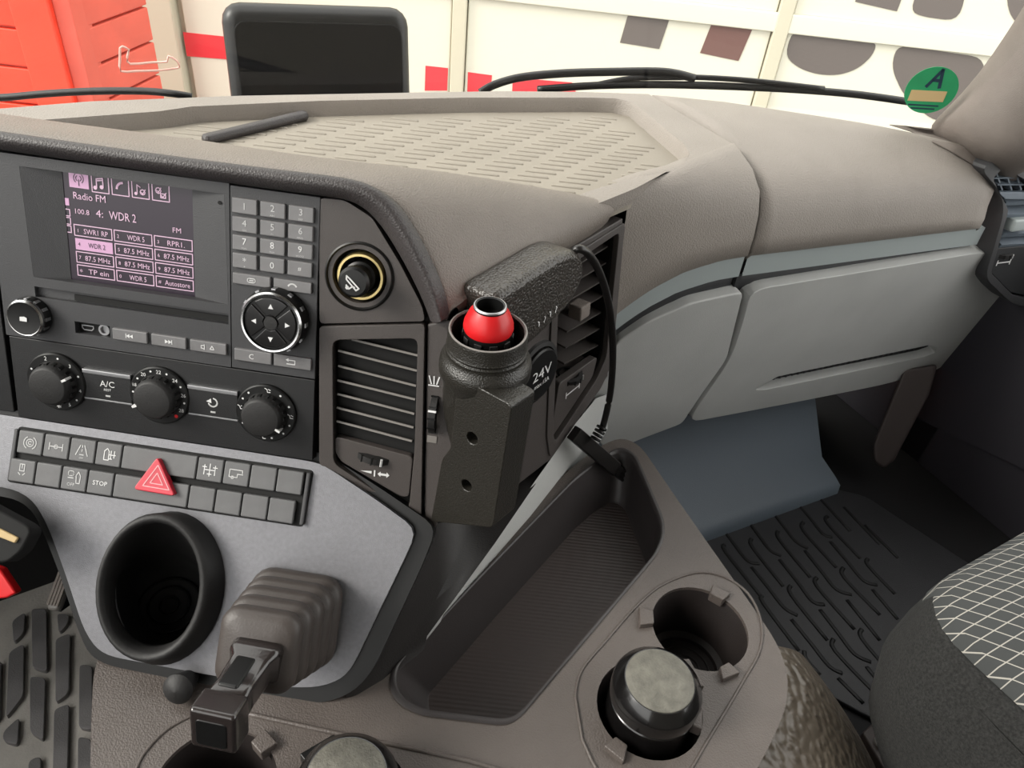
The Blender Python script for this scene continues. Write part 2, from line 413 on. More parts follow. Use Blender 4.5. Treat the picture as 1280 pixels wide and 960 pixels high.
# centre top with the recessed tray
Z0 = -.302; ZP = zplane(Z0)
outer = [D(s, tws(s), Z0) for s in [-1.0, -.8, -.6, -.45, -.3, -.15, 0, .1, .1875]]
outer += [D(s, rc(s)+.012, Z0) for s in (.1875, .15, .12, .09, .05, .02)]
outer = [(p.x, p.y) for p in outer]+[(.05, .69), (-.02, .60), (-.2, .575), (-.5, .59), (-.9, .62)]
rim = ZP.pl([(200, 139), (240, 133), (400, 126), (580, 122), (740, 122), (770, 123), (792, 128), (855, 180), (862, 192), (856, 202), (793, 236)])+[(.055, .66), (0, .625), (-.2, .60), (-.5, .615), (-.62, .63)]
plate('top_cover', ZP, outer, -.012, 0, 'dash', dash, bevel=.003, holes=[rim])
cx = sum(p[0] for p in rim)/len(rim); cy = sum(p[1] for p in rim)/len(rim)
rin = [(cx+(x-cx)*.985, cy+(y-cy)*.985) for x, y in rim]
ZT = -.017
loft('tray_wall', [[ZP.w(x, y, 0) for x, y in rim], [ZP.w(x+(cx-x)*.006, y+(cy-y)*.01, -.004) for x, y in rim], [ZP.w(x, y, ZT-.001) for x, y in rin]], 'dash', dash, closed=True)
tray = plate('tray_floor', ZP, rin, ZT-.006, ZT, 'dashmat', dash)
# raised ribs of the tray mat
TP = zplane(Z0+ZT)
q0 = V(TP.px(584, 215.5)); da = V(TP.px(624, 220))-q0; db = (V(TP.px(663.7, 179.6))-q0)/8; dc = V(TP.px(636, 223.5))-q0
def inside(p, poly):
    c = False; j = len(poly)-1
    for i in range(len(poly)):
        a, b = poly[i], poly[j]
        if (a[1] > p[1]) != (b[1] > p[1]) and p[0] < (b[0]-a[0])*(p[1]-a[1])/(b[1]-a[1])+a[0]: c = not c
        j = i
    return c
inn = [(cx+(x-cx)*.955, cy+(y-cy)*.90) for x, y in rim]
L_ = da.length; an = math.atan2(da.y, da.x); proto = None; cnt = 0; cand = []
bd = q0+db*4+dc*0
for i in range(-12, 9):
    for j in range(-14, 22):
        p = q0+dc*i+db*j
        if inside(p, inn) and inside(p+da, inn) and p.y > .60+.06*max(0, -p.x) : cand.append(p)
cand = sorted(cand, key=lambda p: p.length)[:295]
for p in cand:
    c = p+da/2; w0 = ZP.w(c.x, c.y, ZT)
    if proto is None:
        fr = Fr(w0, (da.x, da.y, 0), (0, 0, 1))
        proto = box('rib', fr, -L_/2, L_/2, -.0021, .0021, -.001, .0011, 'dashmat', tray, bevel=.001, r=.0015, seg=1); pw = w0.copy()
        for q in list(proto.modifiers): 
            if q.type == 'WEIGHTED_NORMAL': proto.modifiers.remove(q)
    else: dup(proto, tray, w0-pw)
# slim divider bar lying across the tray
a, b = TP.hit(255, 181), TP.hit(384, 149)
fr = Fr((a+b)/2, b-a, (0, 0, 1)); hl = (b-a).length/2
box('tray_divider', fr, -hl, hl, -.0065, .0065, 0, .010, 'pad', dash, bevel=.004, r=.005)
# lower passenger panels
_ex = (XT+V((0, 0, -.061))).normalized(); _dn = FT*.044+V((0, 0, -.251))
FG = Fr(D(.2, -.004, -.449), _ex, _ex.cross(-_dn) if _ex.cross(-_dn).dot(FT) < 0 else -_ex.cross(-_dn))
slot = smoothpoly(FG.pl([(944, 487), (972, 471), (1160, 432), (1171, 434), (1169, 441), (1155, 446), (958, 487)]), .004, 2)
gb = smoothpoly(FG.pl([(938, 363), (1236, 314), (1250, 345), (1262, 378), (1240, 398), (1205, 440), (1172, 463), (1100, 482), (1000, 502), (858, 529), (882, 494), (914, 448), (931, 395)]), .03, 4)
lid = plate('glovebox_lid', FG, gb, -.02, 0, 'dashlow', dash, bevel=.0025, seg=3, holes=[slot]); tag(lid, 'pale grey glovebox lid')
plate('grip_recess', FG, [(x, y) for x, y in slot], -.024, -.016, 'void', lid)
xa, ya = FG.px(975, 478); xb, yb = FG.px(1150, 440)
for k in range(26):
    t = k/25; x, y = xa+(xb-xa)*t, ya+(yb-ya)*t
    box('grip_rib', FG, x-.0018, x+.0018, y-.006, y+.006, -.016, -.011, 'groove', lid, bevel=0)
plate('side_lower_panel', FG, smoothpoly(FG.pl([(930, 365), (909, 449), (877, 494), (853, 530), (800, 550), (762, 566), (735, 540), (745, 470), (772, 428), (812, 402), (865, 379)]), .01, 3), -.02, 0, 'dashlow', dash, bevel=.0025, seg=3)
# cheek panel running down between the stack and the console tray
loft('cheek_panel', [[S3.hit(752, 480, -.006), FG.hit(766, 500, -.012), FG.hit(772, 525, -.03)], [S3.hit(690, 573, -.004), zplane(-.605).hit(706, 596), zplane(-.63).hit(712, 606)],
     [zplane(-.590).hit(605, 690), zplane(-.611).hit(613, 702), zplane(-.63).hit(616, 716)], [zplane(-.606).hit(526, 802), zplane(-.613).hit(520, 814), zplane(-.63).hit(516, 826)]], 'dashlow', dash, sub=1)
# footwell bulkhead panel
loft('footwell_panel', [[D(s, t, z) for s in (.10, .25, .4, .53, .58)] for t, z in ((.17, -.70), (.155, -.735), (.12, -.80), (.05, -.905), (.01, -.918), (-.005, -.925), (-.008, -.95))], 'slate', dash)
loft('underside', [[D(s, t, z) for s in (.0, .2, .4, .6, .78)] for t, z in ((.05, -.70), (.12, -.695), (.39, -.68))], 'carpet', dash)
# kick panel strut by the door
make('support_strut', [CAM+ray(u, v)*d for u, v, d in ((1130, 462, 1.30), (1172, 455, 1.30), (1162, 492, 1.31), (1118, 575, 1.35), (1105, 586, 1.36), (1092, 578, 1.36), (1091, 555, 1.35))]+
     [CAM+ray(u, v)*(d+.03) for u, v, d in ((1130, 462, 1.30), (1172, 455, 1.30), (1162, 492, 1.31), (1118, 575, 1.35), (1105, 586, 1.36), (1092, 578, 1.36), (1091, 555, 1.35))],
     [list(range(7)), list(range(13, 6, -1))]+[[i, i+7, (i+1) % 7+7, (i+1) % 7] for i in range(7)], 'strut', dash, bevel=.006)

# ---- stack core and the padded hood above it
def corepoly(z): 
    return None
cx0 = S1.px(-60, 300)[0]; xr = S1.px(548, 500)[0]
yt = S1.px(200, 216)[1]; yb_ = S1.px(200, 548)[1]
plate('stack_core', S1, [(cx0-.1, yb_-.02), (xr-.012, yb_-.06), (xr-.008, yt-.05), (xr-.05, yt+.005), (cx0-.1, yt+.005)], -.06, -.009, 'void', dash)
plate('stack_side', S3, S3.pl([(566, 398), (779, 273), (776, 300), (760, 470), (690, 573), (640, 612), (560, 660)]), -.03, -.0, 'stackwarm', dash, bevel=.002, holes=[smoothpoly(S3.pl([(700, 330), (773, 288), (771, 310), (757, 448), (745, 475), (688, 560), (690, 540)]), .008, 3)])
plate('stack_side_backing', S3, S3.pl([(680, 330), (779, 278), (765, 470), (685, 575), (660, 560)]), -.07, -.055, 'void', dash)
# hood pad: front roll, then the sloping top face
p0 = [S1.hit(u, v, .001) for u, v in ((-70, 180), (0, 190), (130, 209), (260, 228), (400, 248), (436, 251), (466, 270), (497, 318), (525, 372), (536, 402))]
p1 = [S1.hit(u, v, .013) for u, v in ((-70, 171), (0, 182), (130, 201), (260, 219), (395, 239), (440, 242), (476, 263), (506, 312), (534, 368), (545, 404))]
p2 = [S1.hit(u, v, .016) for u, v in ((-70, 161), (0, 172), (130, 191), (260, 209), (400, 228), (446, 233), (484, 255), (514, 306), (542, 364), (552, 402))]
p3 = [S1.hit(u, v, .010) for u, v in ((-70, 152), (0, 162), (130, 181), (260, 199), (400, 216), (452, 222), (492, 248), (522, 300), (550, 360), (556, 398))]
pz = [(-70, 128, -.243), (0, 141, -.243), (130, 158, -.244), (260, 174, -.245), (400, 200, -.246), (560, 221, -.272), (690, 238, -.294)]
pf = [zplane(z).hit(u, v) for u, v, z in pz]+[S3.hit(781, 254, .008), S3.hit(770, 279, .012), S3.hit(575, 392, .008)]
pf[7] = zplane(-.312).hit(780, 251); pf[8] = S3.hit(781, 268, .010)
bl = [0, 0, 0, .1, .5, 1, 1, 1, 1, 1]
mid = [(a*.55+b*.45)+V((0, -.002, .008))*k for a, b, k in zip(p3, pf, bl)]
pbk = [p+V((-.008, .016, -.012)) for p in pf]; pb2 = [p+V((-.01, .02, -.07)) for p in pf]
for L in (pbk, pb2):
    L[8] = pf[8]+V((-.012, 0, -.014)); L[9] = pf[9]+V((-.012, .006, -.012))
mid2 = [(a*.18+b*.82)+V((0, -.002, .009))*k for a, b, k in zip(p3, pf, bl)]
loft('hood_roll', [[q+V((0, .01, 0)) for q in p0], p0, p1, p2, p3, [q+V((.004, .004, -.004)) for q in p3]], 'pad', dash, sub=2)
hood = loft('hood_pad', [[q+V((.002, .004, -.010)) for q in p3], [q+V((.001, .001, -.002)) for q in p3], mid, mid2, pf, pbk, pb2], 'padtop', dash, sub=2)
tag(hood, 'dark leather-grained hood pad over the centre stack')
# tiny filler under the hood between stack faces
plate('pillar_face', S1, S1.pl([(534, 405), (566, 399), (566, 560), (545, 660), (530, 664)]), -.03, .0, 'stackwarm', dash, bevel=.002)
plate('lighter_panel', S1, smoothpoly(S1.pl([(400, 247), (432, 250), (466, 272), (500, 328), (528, 382), (532, 401), (400, 404)]), .004, 3), -.01, .0015, 'stackwarm', dash, bevel=.0008, holes=[circ(*S1.px(450, 345), .0205)])
plate('dash_panel', S1, S1.pl([(-60, 345), (-3, 354), (19, 515), (-60, 505)]), -.01, .001, 'climate', dash, bevel=.001)
# ================================================================== radio
def rect(fr, a, b, h=0):
    (x0, y1), (x1, y0) = fr.px(*a, h), fr.px(*b, h); return min(x0, x1), max(x0, x1), min(y0, y1), max(y0, y1)
xL = S1.px(8, 400)[0]; xK = S1.px(289.5, 350)[0]; xR = S1.px(397, 400)[0]
yT = S1.px(200, 217)[1]; yB = S1.px(200, 445)[1]; yC = S1.px(200, 546)[1]
radio = thing('radio', 'charcoal truck radio with purple display, number keypad and rotary knob', 'radio', S1.w((xL+xR)/2, yB, -.01))
dpx = [(26, 206), (282, 241), (287, 381), (44, 344)]
dh = S1.pl(dpx)
ax_ = [S1.px(78, 218, -.006)[0], S1.px(241, 240, -.006)[0]]; ay_ = [S1.px(92, 345, -.006)[1], S1.px(78, 219, -.006)[1]]
top_y, bot_y = max(p[1] for p in dh[:2]), min(p[1] for p in dh[2:])
top_y = S1.px(150, 224)[1]; bot_y = S1.px(160, 362)[1]
dh = [(S1.px(282, 241)[0], top_y), (S1.px(26, 206)[0], top_y), (S1.px(44, 344)[0], bot_y), (S1.px(287, 381)[0], bot_y)]
slot_o = rect(S1, (45, 356), (287, 402)); sy1 = S1.px(45, 357)[1]; sy0 = S1.px(45, 370)[1]
sl = [(slot_o[1], sy1), (slot_o[0], sy1), (slot_o[0], sy0), (slot_o[1], sy0)]
ux0, ux1, uy0, uy1 = rect(S1, (95, 400), (140, 421)); uy0 = S1.px(95, 415)[1]; uy1 = S1.px(95, 400.5)[1]
us = [(ux1, uy1), (ux0, uy1), (ux0, uy0), (ux1, uy0)]
plate('front_panel', S1, [(xK-.0003, yT), (xL, yT), (xL, yB), (xK-.0003, yB)], -.01, .002, 'stack', radio, bevel=0, holes=[[(x, y) for x, y in dh], sl, us])
plate('keypad_panel', S1, [(xR, yT-.001), (xK+.0003, yT-.001), (xK+.0003, yB), (xR, yB)], -.01, .002, 'stack', radio, bevel=.0006)
# display recess: two ramps folded down to the screen
d_ = -.006
(xa, ya), (xb, yb), (xc, yc), (xe, ye) = dh        # tr, tl, bl, br
for nm, q in (('screen_ramp', [S1.w(xb, yb, .0015), S1.w(xc, yc, .0015), S1.w(ax_[0], yc, d_), S1.w(ax_[0], yb, d_)]), ('screen_ramp', [S1.w(xa, ya, .0015), S1.w(xe, ye, .0015), S1.w(ax_[1], ye, d_), S1.w(ax_[1], ya, d_)])):
    make(nm, q, [[0, 1, 2, 3]], 'stack', radio, solid=.001)
SD = Fr(S1.w((ax_[0]+ax_[1])/2, (ya+ye)/2, d_), S1.ex, S1.n)
W2, H2 = (ax_[1]-ax_[0])/2, (ya-ye)/2
scr = plate('display', SD, [(W2, H2), (-W2, H2), (-W2, -H2), (W2, -H2)], -.003, 0, 'screen', radio); tag(scr, 'dark purple display with pale lettering')
def sx(u): return -W2+2*W2*u
def sy(v): return H2-2*H2*v
def sfill(u0, u1, v0, v1, m='screenlit'): box('screen_field', SD, sx(u0), sx(u1), sy(v0), sy(v1), .0001, .0003, m, scr, bevel=0)
def sframe(u0, u1, v0, v1, open_top=False):
    L = [(sx(u0), sy(v0)), (sx(u0), sy(v1)), (sx(u1), sy(v1)), (sx(u1), sy(v0))]
    if not open_top: L.append(L[0])
    strokes([L], SD, 0, 0, 1, .0007, 'screentext', scr, h=.0003, name='screen_frame')
def st(s, u, v, hh, m='screentext', w_=None): txt(s, SD, sx(u), sy(v), 2*H2*hh, m, scr, h=.0005, width=w_*2*W2 if w_ else None)
sfill(.05, .20, .0, .14)
for k in range(4): sframe(.225+.155*k, .355+.155*k, .01, .155, True)
strokes([[(0, -1), (0, .1)], arc(0, .3, .5, 120, 240, 5), arc(0, .3, .5, -60, 60, 5), arc(0, .3, .9, 130, 230, 5), arc(0, .3, .9, -50, 50, 5)], SD, sx(.125), sy(.07), .0042, .0006, 'screen', scr, h=.0005)
strokes([[(-.6, -.7), (-.6, .7), (.5, .9), (.5, -.5)], [(-.6, .4), (.5, .6)]], SD, sx(.29), sy(.075), .0045, .0009, 'screentext', scr, h=.0005, fills=[circ(-.85, -.75, .35, n=8), circ(.25, -.55, .35, n=8)])
strokes([arc(.5, -.5, 1.1, 95, 175, 6)], SD, sx(.445), sy(.075), .0045, .0016, 'screentext', scr, h=.0005)
strokes([[(-.6, -.7), (-.6, .8), (0, .4)], circ(.4, -.4, .45, n=8)+[(.85, -.4)], [(.1, -.4), (.4, -.7), (.9, .1)]], SD, sx(.60), sy(.08), .0042, .0007, 'screentext', scr, h=.0005, fills=[circ(-.85, -.75, .3, n=8)])
strokes([circ(-.4, .4, .5, n=8)+[(.1, .4)], [(-.7, .4), (-.4, .1), (.1, .9)], [(0, -.1), (0, -.8), (.9, -.8), (.9, -.1), (0, -.1)], [(.1, -.4), (.4, -.7), (1, .1)]], SD, sx(.755), sy(.085), .0042, .0007, 'screentext', scr, h=.0005)
st('Radio FM', .20, .21, .062, w_=.25); st('100.8', .135, .35, .045, w_=.11); st('4:', .27, .345, .065, w_=.055); st('WDR 2', .45, .345, .075, w_=.21); st('FM', .87, .40, .045, w_=.065)
for k in range(4): (sfill(.005, .035, .245, .31) if k == 0 else strokes([[(sx(.005), sy(.27+.075*k)), (sx(.035), sy(.27+.075*k)), (sx(.035), sy(.33+.075*k)), (sx(.005), sy(.33+.075*k))]], SD, 0, 0, 1, .0007, 'screentext', scr, h=.0003, name='screen_frame'))
cells = ['SWR1 RP', 'WDR 5', 'RPR1.', 'WDR 2', '87.5 MHz', '87.5 MHz', '87.5 MHz', '87.5 MHz', '87.5 MHz', 'TP ein', 'WDR 5', 'Autostore']
nums = ['1', '2', '3', '4', '5', '6', '7', '8', '9', '*', '0', '#']
for k, s_ in enumerate(cells):
    c_, r_ = k % 3, k//3; u0 = .06+.315*c_; v0 = .475+.125*r_; on = k == 3
    if on: sfill(u0, u0+.295, v0, v0+.105)
    else: sframe(u0, u0+.295, v0, v0+.10)
    st(s_, u0+.17, v0+.052, .047, 'screen' if on else 'screentext', w_=min(.2, .027*len(s_))); st(nums[k], u0+.03, v0+.052, .032, 'screen' if on else 'screentext')
# cd slot, sockets
box('disc_slot', S1, slot_o[0], slot_o[1], sy0, sy1, -.01, -.002, 'stack', radio, bevel=0)
box('slot_lips', S1, slot_o[0]+.03, slot_o[1]-.001, sy0+.0008, sy1-.003, -.002, -.0008, 'void', radio, bevel=0)
box('socket_recess', S1, ux0, ux1, uy0, uy1, -.012, -.004, 'void', radio, bevel=0)
ux, uy = S1.px(107, 411); strokes([[(-1.2, .45), (1.2, .45), (1.2, -.1), (.8, -.5), (-.8, -.5), (-1.2, -.1), (-1.2, .45)]], S1, ux, uy, .0038, .0008, 'silver', radio, h=-.003, name='usb_port')
ux, uy = S1.px(129, 413); lathe('audio_jack', S1.w(ux, uy, -.004), N1, [(.0045, 0), (.0045, .003), (.003, .003), (.0028, .0005), (0, .0005)], 'silver', radio, n=20)
ux, uy = S1.px(276, 253); lathe('pin_hole', S1.w(ux, uy, .0019), N1, [(.0014, 0), (.0014, .0002), (0, .0002)], 'void', radio, n=12)
def key(fr, a, b, m, par, h=.0045, nm='key', ya=None): 
    x0, x1, y0, y1 = ya or rect(fr, a, b); return box(nm, fr, x0, x1, y0, y1, .0, h, m, par, bevel=.0008), ((x0+x1)/2, (y0+y1)/2)
def keybox(cxl, w_, y0, y1, m, par, nm='key', h=.0045):
    return box(nm, S1, cxl-w_/2, cxl+w_/2, y0, y1, 0, h, m, par, bevel=.0009)
by1 = S1.px(165, 411)[1]; by0 = S1.px(165, 425)[1]
icons = {'prev': ([[(-1, -.6), (-1, .6)]], [[(1, .6), (0, 0), (1, -.6)], [(0, .6), (-.95, 0), (0, -.6)]]), 'next': ([[(1, -.6), (1, .6)]], [[(-1, .6), (0, 0), (-1, -.6)], [(0, .6), (.95, 0), (0, -.6)]]),
         'eject': ([[(-1.9, -.4), (-1.9, .4), (-1.4, .4), (-1, .7), (-1, -.7), (-1.4, -.4), (-1.9, -.4)], [(.6, -.4), (1.8, -.4), (1.2, .6), (.6, -.4)]], [])}
for (u0, u1), ic in zip(((144, 188), (192, 236), (240, 286)), ('prev', 'next', 'eject')):
    x0 = S1.px(u0, 412)[0]; x1 = S1.px(u1, 428)[0]; k_ = keybox((x0+x1)/2, x1-x0, by0, by1, 'key', radio)
    strokes(icons[ic][0], S1, (x0+x1)/2, (by0+by1)/2, .0028, .0006, 'print', k_, h=.0048, fills=icons[ic][1])
kx0, ky1 = S1.px(291, 243); kx1, ky0 = S1.px(394, 349); cw = (kx1-kx0)/3; rh = (ky1-S1.px(341, 341)[1])/4
subs = ['', 'ABC', 'DEF', 'GHI', 'JKL', 'MNO', 'PQRS', 'TUV', 'WXYZ', '+', '', '']
for k, s_ in enumerate(['1', '2', '3', '4', '5', '6', '7', '8', '9', '*', '0', '#']):
    c_, r_ = k % 3, k//3; xx = kx0+cw*(c_+.5); yy = ky1-rh*(r_+.5)
    kk = keybox(xx, cw-.0022, yy-rh/2+.0011, yy+rh/2-.0011, 'key', radio)
    txt(s_, S1, xx, yy+(.0014 if subs[k] else 0), .0048 if s_ not in '*#' else .003, 'printdim' if k < 6 else 'print', kk, h=.0048)
    if subs[k]: txt(subs[k], S1, xx, yy-.0038, .0014, 'printdim', kk, h=.0048)
py1 = S1.px(316, 341)[1]-.0005; py0 = S1.px(316, 355)[1]-.0005; xm = (kx0+kx1)/2
for sgn in (-1, 1):
    k_ = keybox(xm+sgn*(kx1-kx0)/4, (kx1-kx0)/2-.0022, py0, py1, 'key', radio)
    if sgn > 0: strokes([arc(0, -.5, 1, 150, 30, 6)], S1, xm+(kx1-kx0)/4, (py0+py1)/2, .0035, .0012, 'print', k_, h=.0048)
    else: strokes([rrect(-1, 1, -.5, .5, .4)+[(1, 0)], [(-.5, 0), (.5, 0)]], S1, xm-(kx1-kx0)/4, (py0+py1)/2, .003, .0006, 'print', k_, h=.0048)
cy1 = S1.px(318, 436)[1]; cy0 = S1.px(318, 451)[1]
for sgn in (-1, 1):
    k_ = keybox(xm+sgn*(kx1-kx0)/4+.001, (kx1-kx0)/2-.0016, cy0, cy1, 'key', radio)
    if sgn < 0: txt('C', S1, xm-(kx1-kx0)/4, (cy0+cy1)/2, .0042, 'print', k_, h=.0048)
    else: strokes([[(1, -.5), (1, .5), (-.8, .5)], [(-1, -.5), (1, -.5)]], S1, xm+(kx1-kx0)/4, (cy0+cy1)/2, .0032, .0008, 'print', k_, h=.0048, fills=[[(-.6, .95), (-1.3, .5), (-.6, .05)]])
# rotary controller
kx, ky = S1.px(348, 397)
rk = lathe('rotary_knob', S1.w(kx, ky, .002), N1, [(.0250, 0), (.0255, .004), (.0235, .013), (.0225, .0145), (.021, .0145), (.0205, .0125), (0, .0125)], 'black', radio, n=40)
lathe('knob_ring', S1.w(kx, ky, .0145), N1, [(.0235, 0), (.0238, .001), (.0225, .0024), (.0212, .0022), (.021, .0)], 'chrome', rk, n=40)
for a in range(12):
    t = math.radians(a*30); box('grip_notch', Fr(S1.w(kx+.0248*math.cos(t), ky+.0248*math.sin(t), .008), S1.ex*math.cos(t)+S1.ey*math.sin(t), N1), -.0006, .0006, -.0016, .0016, -.002, .003, 'silver', rk, bevel=0)
for a, L in ((90, 'u'), (180, 'l'), (0, 'r'), (270, 'd')):
    seg_ = [(kx+r*math.cos(math.radians(a+b)), ky+r*math.sin(math.radians(a+b))) for r, b in [(.0195, -41+8.2*i) for i in range(11)]+[(.006, 38), (.006, 0), (.006, -38)]]
    kk = plate('direction_key', S1, seg_, .0135, .0158, 'blackgloss', rk, bevel=.0006)
    t = math.radians(a); strokes([], S1, kx+.0125*math.cos(t), ky+.0125*math.sin(t), .0022, 1, 'print', kk, h=.0161, fills=[[(math.cos(t+b)*1.1, math.sin(t+b)*1.1) for b in (0, 2.2, -2.2)]])
lathe('centre_key', S1.w(kx, ky, .013), N1, [(.0052, 0), (.0052, .0034), (0, .0036)], 'rubber', rk, n=20)
vx, vy = S1.px(44, 393)
vk = lathe('volume_knob', S1.w(vx, vy, .002), N1, [(.0155, 0), (.0155, .004), (.0145, .010), (.013, .0115), (.0118, .0112), (0, .0112)], 'black', radio, n=36)
lathe('knob_ring', S1.w(vx, vy, .0118), N1, [(.0148, -.002), (.0148, .0005), (.0135, .0018), (.0122, .0012), (.012, 0)], 'chrome', vk, n=36)
for a in range(12):
    t = math.radians(a*30); box('grip_notch', Fr(S1.w(vx+.0150*math.cos(t), vy+.0150*math.sin(t), .006), S1.ex*math.cos(t)+S1.ey*math.sin(t), N1), -.0005, .0005, -.0012, .0012, -.002, .0035, 'silver', vk, bevel=0)
strokes([], S1, vx, vy, .003, 1, 'print', vk, h=.0140, fills=[[(-1, -.6), (.9, -.6), (1, .4), (.3, .7), (-.9, .5)]])

# ================================================================== climate control
clim = thing('climate_control', 'black heater control panel with three round knobs under the radio', 'control panel', S1.w((xL+xR)/2, yC, -.01))
plate('panel', S1, [(xR, yB-.0008), (xL+.002, yB-.0008), (xL+.002, yC), (xR, yC)], -.01, .002, 'climate', clim, bevel=.0006)
def dial(u, v, ang, marks, texts, dots):
    x, y = S1.px(u, v)
    k = lathe('dial', S1.w(x, y, .001), N1, [(.0245, 0), (.0245, .0035), (.0235, .0045), (0, .0045)], 'black', clim, n=44)
    kn = lathe('knob', S1.w(x, y, .005), N1, [(.0182, 0), (.0176, .003), (.0164, .009), (.0152, .0112), (.0140, .0118), (0, .0112)], 'rubber', k, n=40)
    for a in range(0, 360, 20):
        t = math.radians(a); box('knob_flute', Fr(S1.w(x+.0172*math.cos(t), y+.0172*math.sin(t), .009), S1.ex*math.cos(t)+S1.ey*math.sin(t), N1), -.0006, .0006, -.0012, .0012, -.004, .003, 'black', kn, bevel=0)
    t = math.radians(ang); fr = Fr(S1.w(x+.0155*math.cos(t), y+.0155*math.sin(t), .0155), S1.ex*math.cos(t)+S1.ey*math.sin(t), N1)
    box('pointer', fr, -.0035, .0028, -.0009, .0009, -.006, .0012, 'print', kn, bevel=0)
    for a in dots: t = math.radians(a); strokes([], S1, x+.0212*math.cos(t), y+.0212*math.sin(t), .0009, 1, 'print', k, h=.0058, fills=[circ(0, 0, 1, n=8)], name='dial_dot')
    for a, s_, z_ in texts: t = math.radians(a); txt(s_, S1, x+.0208*math.cos(t), y+.0208*math.sin(t), z_, 'print', k, h=.0059)
    return k, x, y
k1, x1_, y1_ = dial(75, 475, 28, 0, [(108, '2', .0034), (50, '3', .003), (-12, '4', .003), (-60, '5', .003), (-85, '*', .0028), (-88, '+', .003)], [155, 80, 22, -38, -110])
k2, x2_, y2_ = dial(203, 492, 205, 0, [(160, '18', .0028), (125, '20', .003), (88, '22', .003), (48, '24', .003), (10, '26', .003), (-28, '28', .003)], [143, 106, 70, 30, -8, 178])
k3, x3_, y3_ = dial(335, 514, -30, 0, [], [130, 150, 55, 25, -20, -45, 210, -75])
t = math.radians(-48); strokes([], S1, x2_+.0208*math.cos(t), y2_+.0208*math.sin(t), .0016, 1, 'red', k2, h=.0059, fills=[circ(0, 0, 1, n=10)], name='dial_dot')
for a, kx_, kk in ((85, x3_, k3), (172, x3_, k3), (2, x3_, k3), (-95, x3_, k3)):
    t = math.radians(a); strokes([[(-1, .8), (-.2, .4), (0, -.6), (1, -.6)], [(.3, .6), (1, .2)]], S1, x3_+.0205*math.cos(t), y3_+.0205*math.sin(t), .0022, .0006, 'print', k3, h=.0059)
def cbutton(ua, ub, va, vb):
    x0 = S1.px(ua, va)[0]; x1 = S1.px(ub, vb)[0]; yy1 = S1.px((ua+ub)/2, (va+vb)/2-16)[1]; yy0 = S1.px((ua+ub)/2, (va+vb)/2+17)[1]
    b = box('button', S1, x0, x1, yy0, yy1, 0, .004, 'climate', clim, bevel=.0008)
    box('bright_edge', S1, x0, x1, yy1-.0016, yy1+.0018, .0015, .0048, 'silver', b, bevel=.0004)
    box('dark_edge', S1, x0, x1, yy0-.001, yy0+.0004, .0015, .0044, 'silver', b, bevel=.0002)
    box('indicator', S1, (x0+x1)/2-.002, (x0+x1)/2+.002, yy0+.0035, yy0+.0048, .004, .0044, 'printdim', b, bevel=0)
    return b, (x0+x1)/2, (yy0+yy1)/2
b1, bx_, by_ = cbutton(108, 168, 475, 488)
txt('A/C', S1, bx_, by_+.0030, .0052, 'print', b1, h=.0044); txt('REST', S1, bx_, by_-.0022, .0020, 'print', b1, h=.0044)
b2, bx_, by_ = cbutton(238, 300, 495, 508)
strokes([arc(0, 0, 1, 200, 440, 12)], S1, bx_, by_+.001, .0036, .0012, 'print', b2, h=.0044, fills=[[(-1.5, .1), (-.4, .9), (-.3, -.2)]])

# ================================================================== lower fascia with switches
fas = thing('centre_fascia', 'silver-grey sloping fascia panel below the heater controls', 'panel', S2.hit(260, 860))
CPc = V(S2.px(203, 728)); ca_, cb_ = .0455, .0605
def ell(c, a, b, n=40): return circ(c.x, c.y, a, b, n)
fpoly = S2.pl([(-60, 509), (0, 518), (200, 548), (392, 577), (408, 583), (470, 624), (522, 662), (505, 700), (470, 772), (440, 835), (424, 850), (395, 859), (350, 858), (250, 841), (138, 820), (120, 809), (105, 785), (82, 715), (62, 660), (45, 628), (22, 612), (-60, 598)])
plate('panel_face', S2, smoothpoly(fpoly, .012, 3), -.006, .001, 'fascia', fas, bevel=.004, seg=3, holes=[ell(CPc+V((.004, -.002)), ca_*1.0, cb_*.99)])
cxf = sum(p[0] for p in fpoly)/len(fpoly); cyf = sum(p[1] for p in fpoly)/len(fpoly)
rpoly = S2.pl([(-60, 500), (0, 508), (200, 538), (400, 567), (412, 572), (475, 612), (545, 660), (528, 705), (494, 778), (464, 842), (440, 868), (405, 882), (350, 880), (245, 858), (128, 834), (106, 820), (93, 790), (70, 720), (50, 668), (36, 640), (16, 625), (-60, 612)])
plate('panel_rim', S2, smoothpoly(rpoly, .012, 3), -.035, -.005, 'black', fas, bevel=.006, seg=3, holes=[ell(CPc+V((.004, -.002)), ca_*1.0, cb_*.99)])
sw = thing('switch_bank', 'double row of rocker switches with red hazard triangle on the fascia', 'switches', S2.hit(200, 600))
x0, x1 = S2.px(32, 540)[0], S2.px(376, 600)[0]; yt_ = S2.px(200, 562)[1]; yb2 = S2.px(200, 628)[1]
x0 = S2.px(25, 570)[0]; x1 = S2.px(379, 622)[0]
plate('housing', S2, smoothpoly([(x1+.006, yt_+.002), (x0-.004, yt_+.002), (x0-.007, yb2-.002), (x1+.004, yb2-.002)], .003, 2), 0, .0022, 'void', sw, bevel=.001)
for xx in (x0-.003, x1+.003): box('end_cap', S2, xx-.0018, xx+.0018, yb2, yt_, .002, .0052, 'stack', sw, bevel=.001)
W_ = x1-x0; u_ = W_/10.85; cols = [0, 1, 2, 3, 4, 6.85, 7.85, 8.85, 9.85, 10.85]; hk = (yt_-yb2)*.44
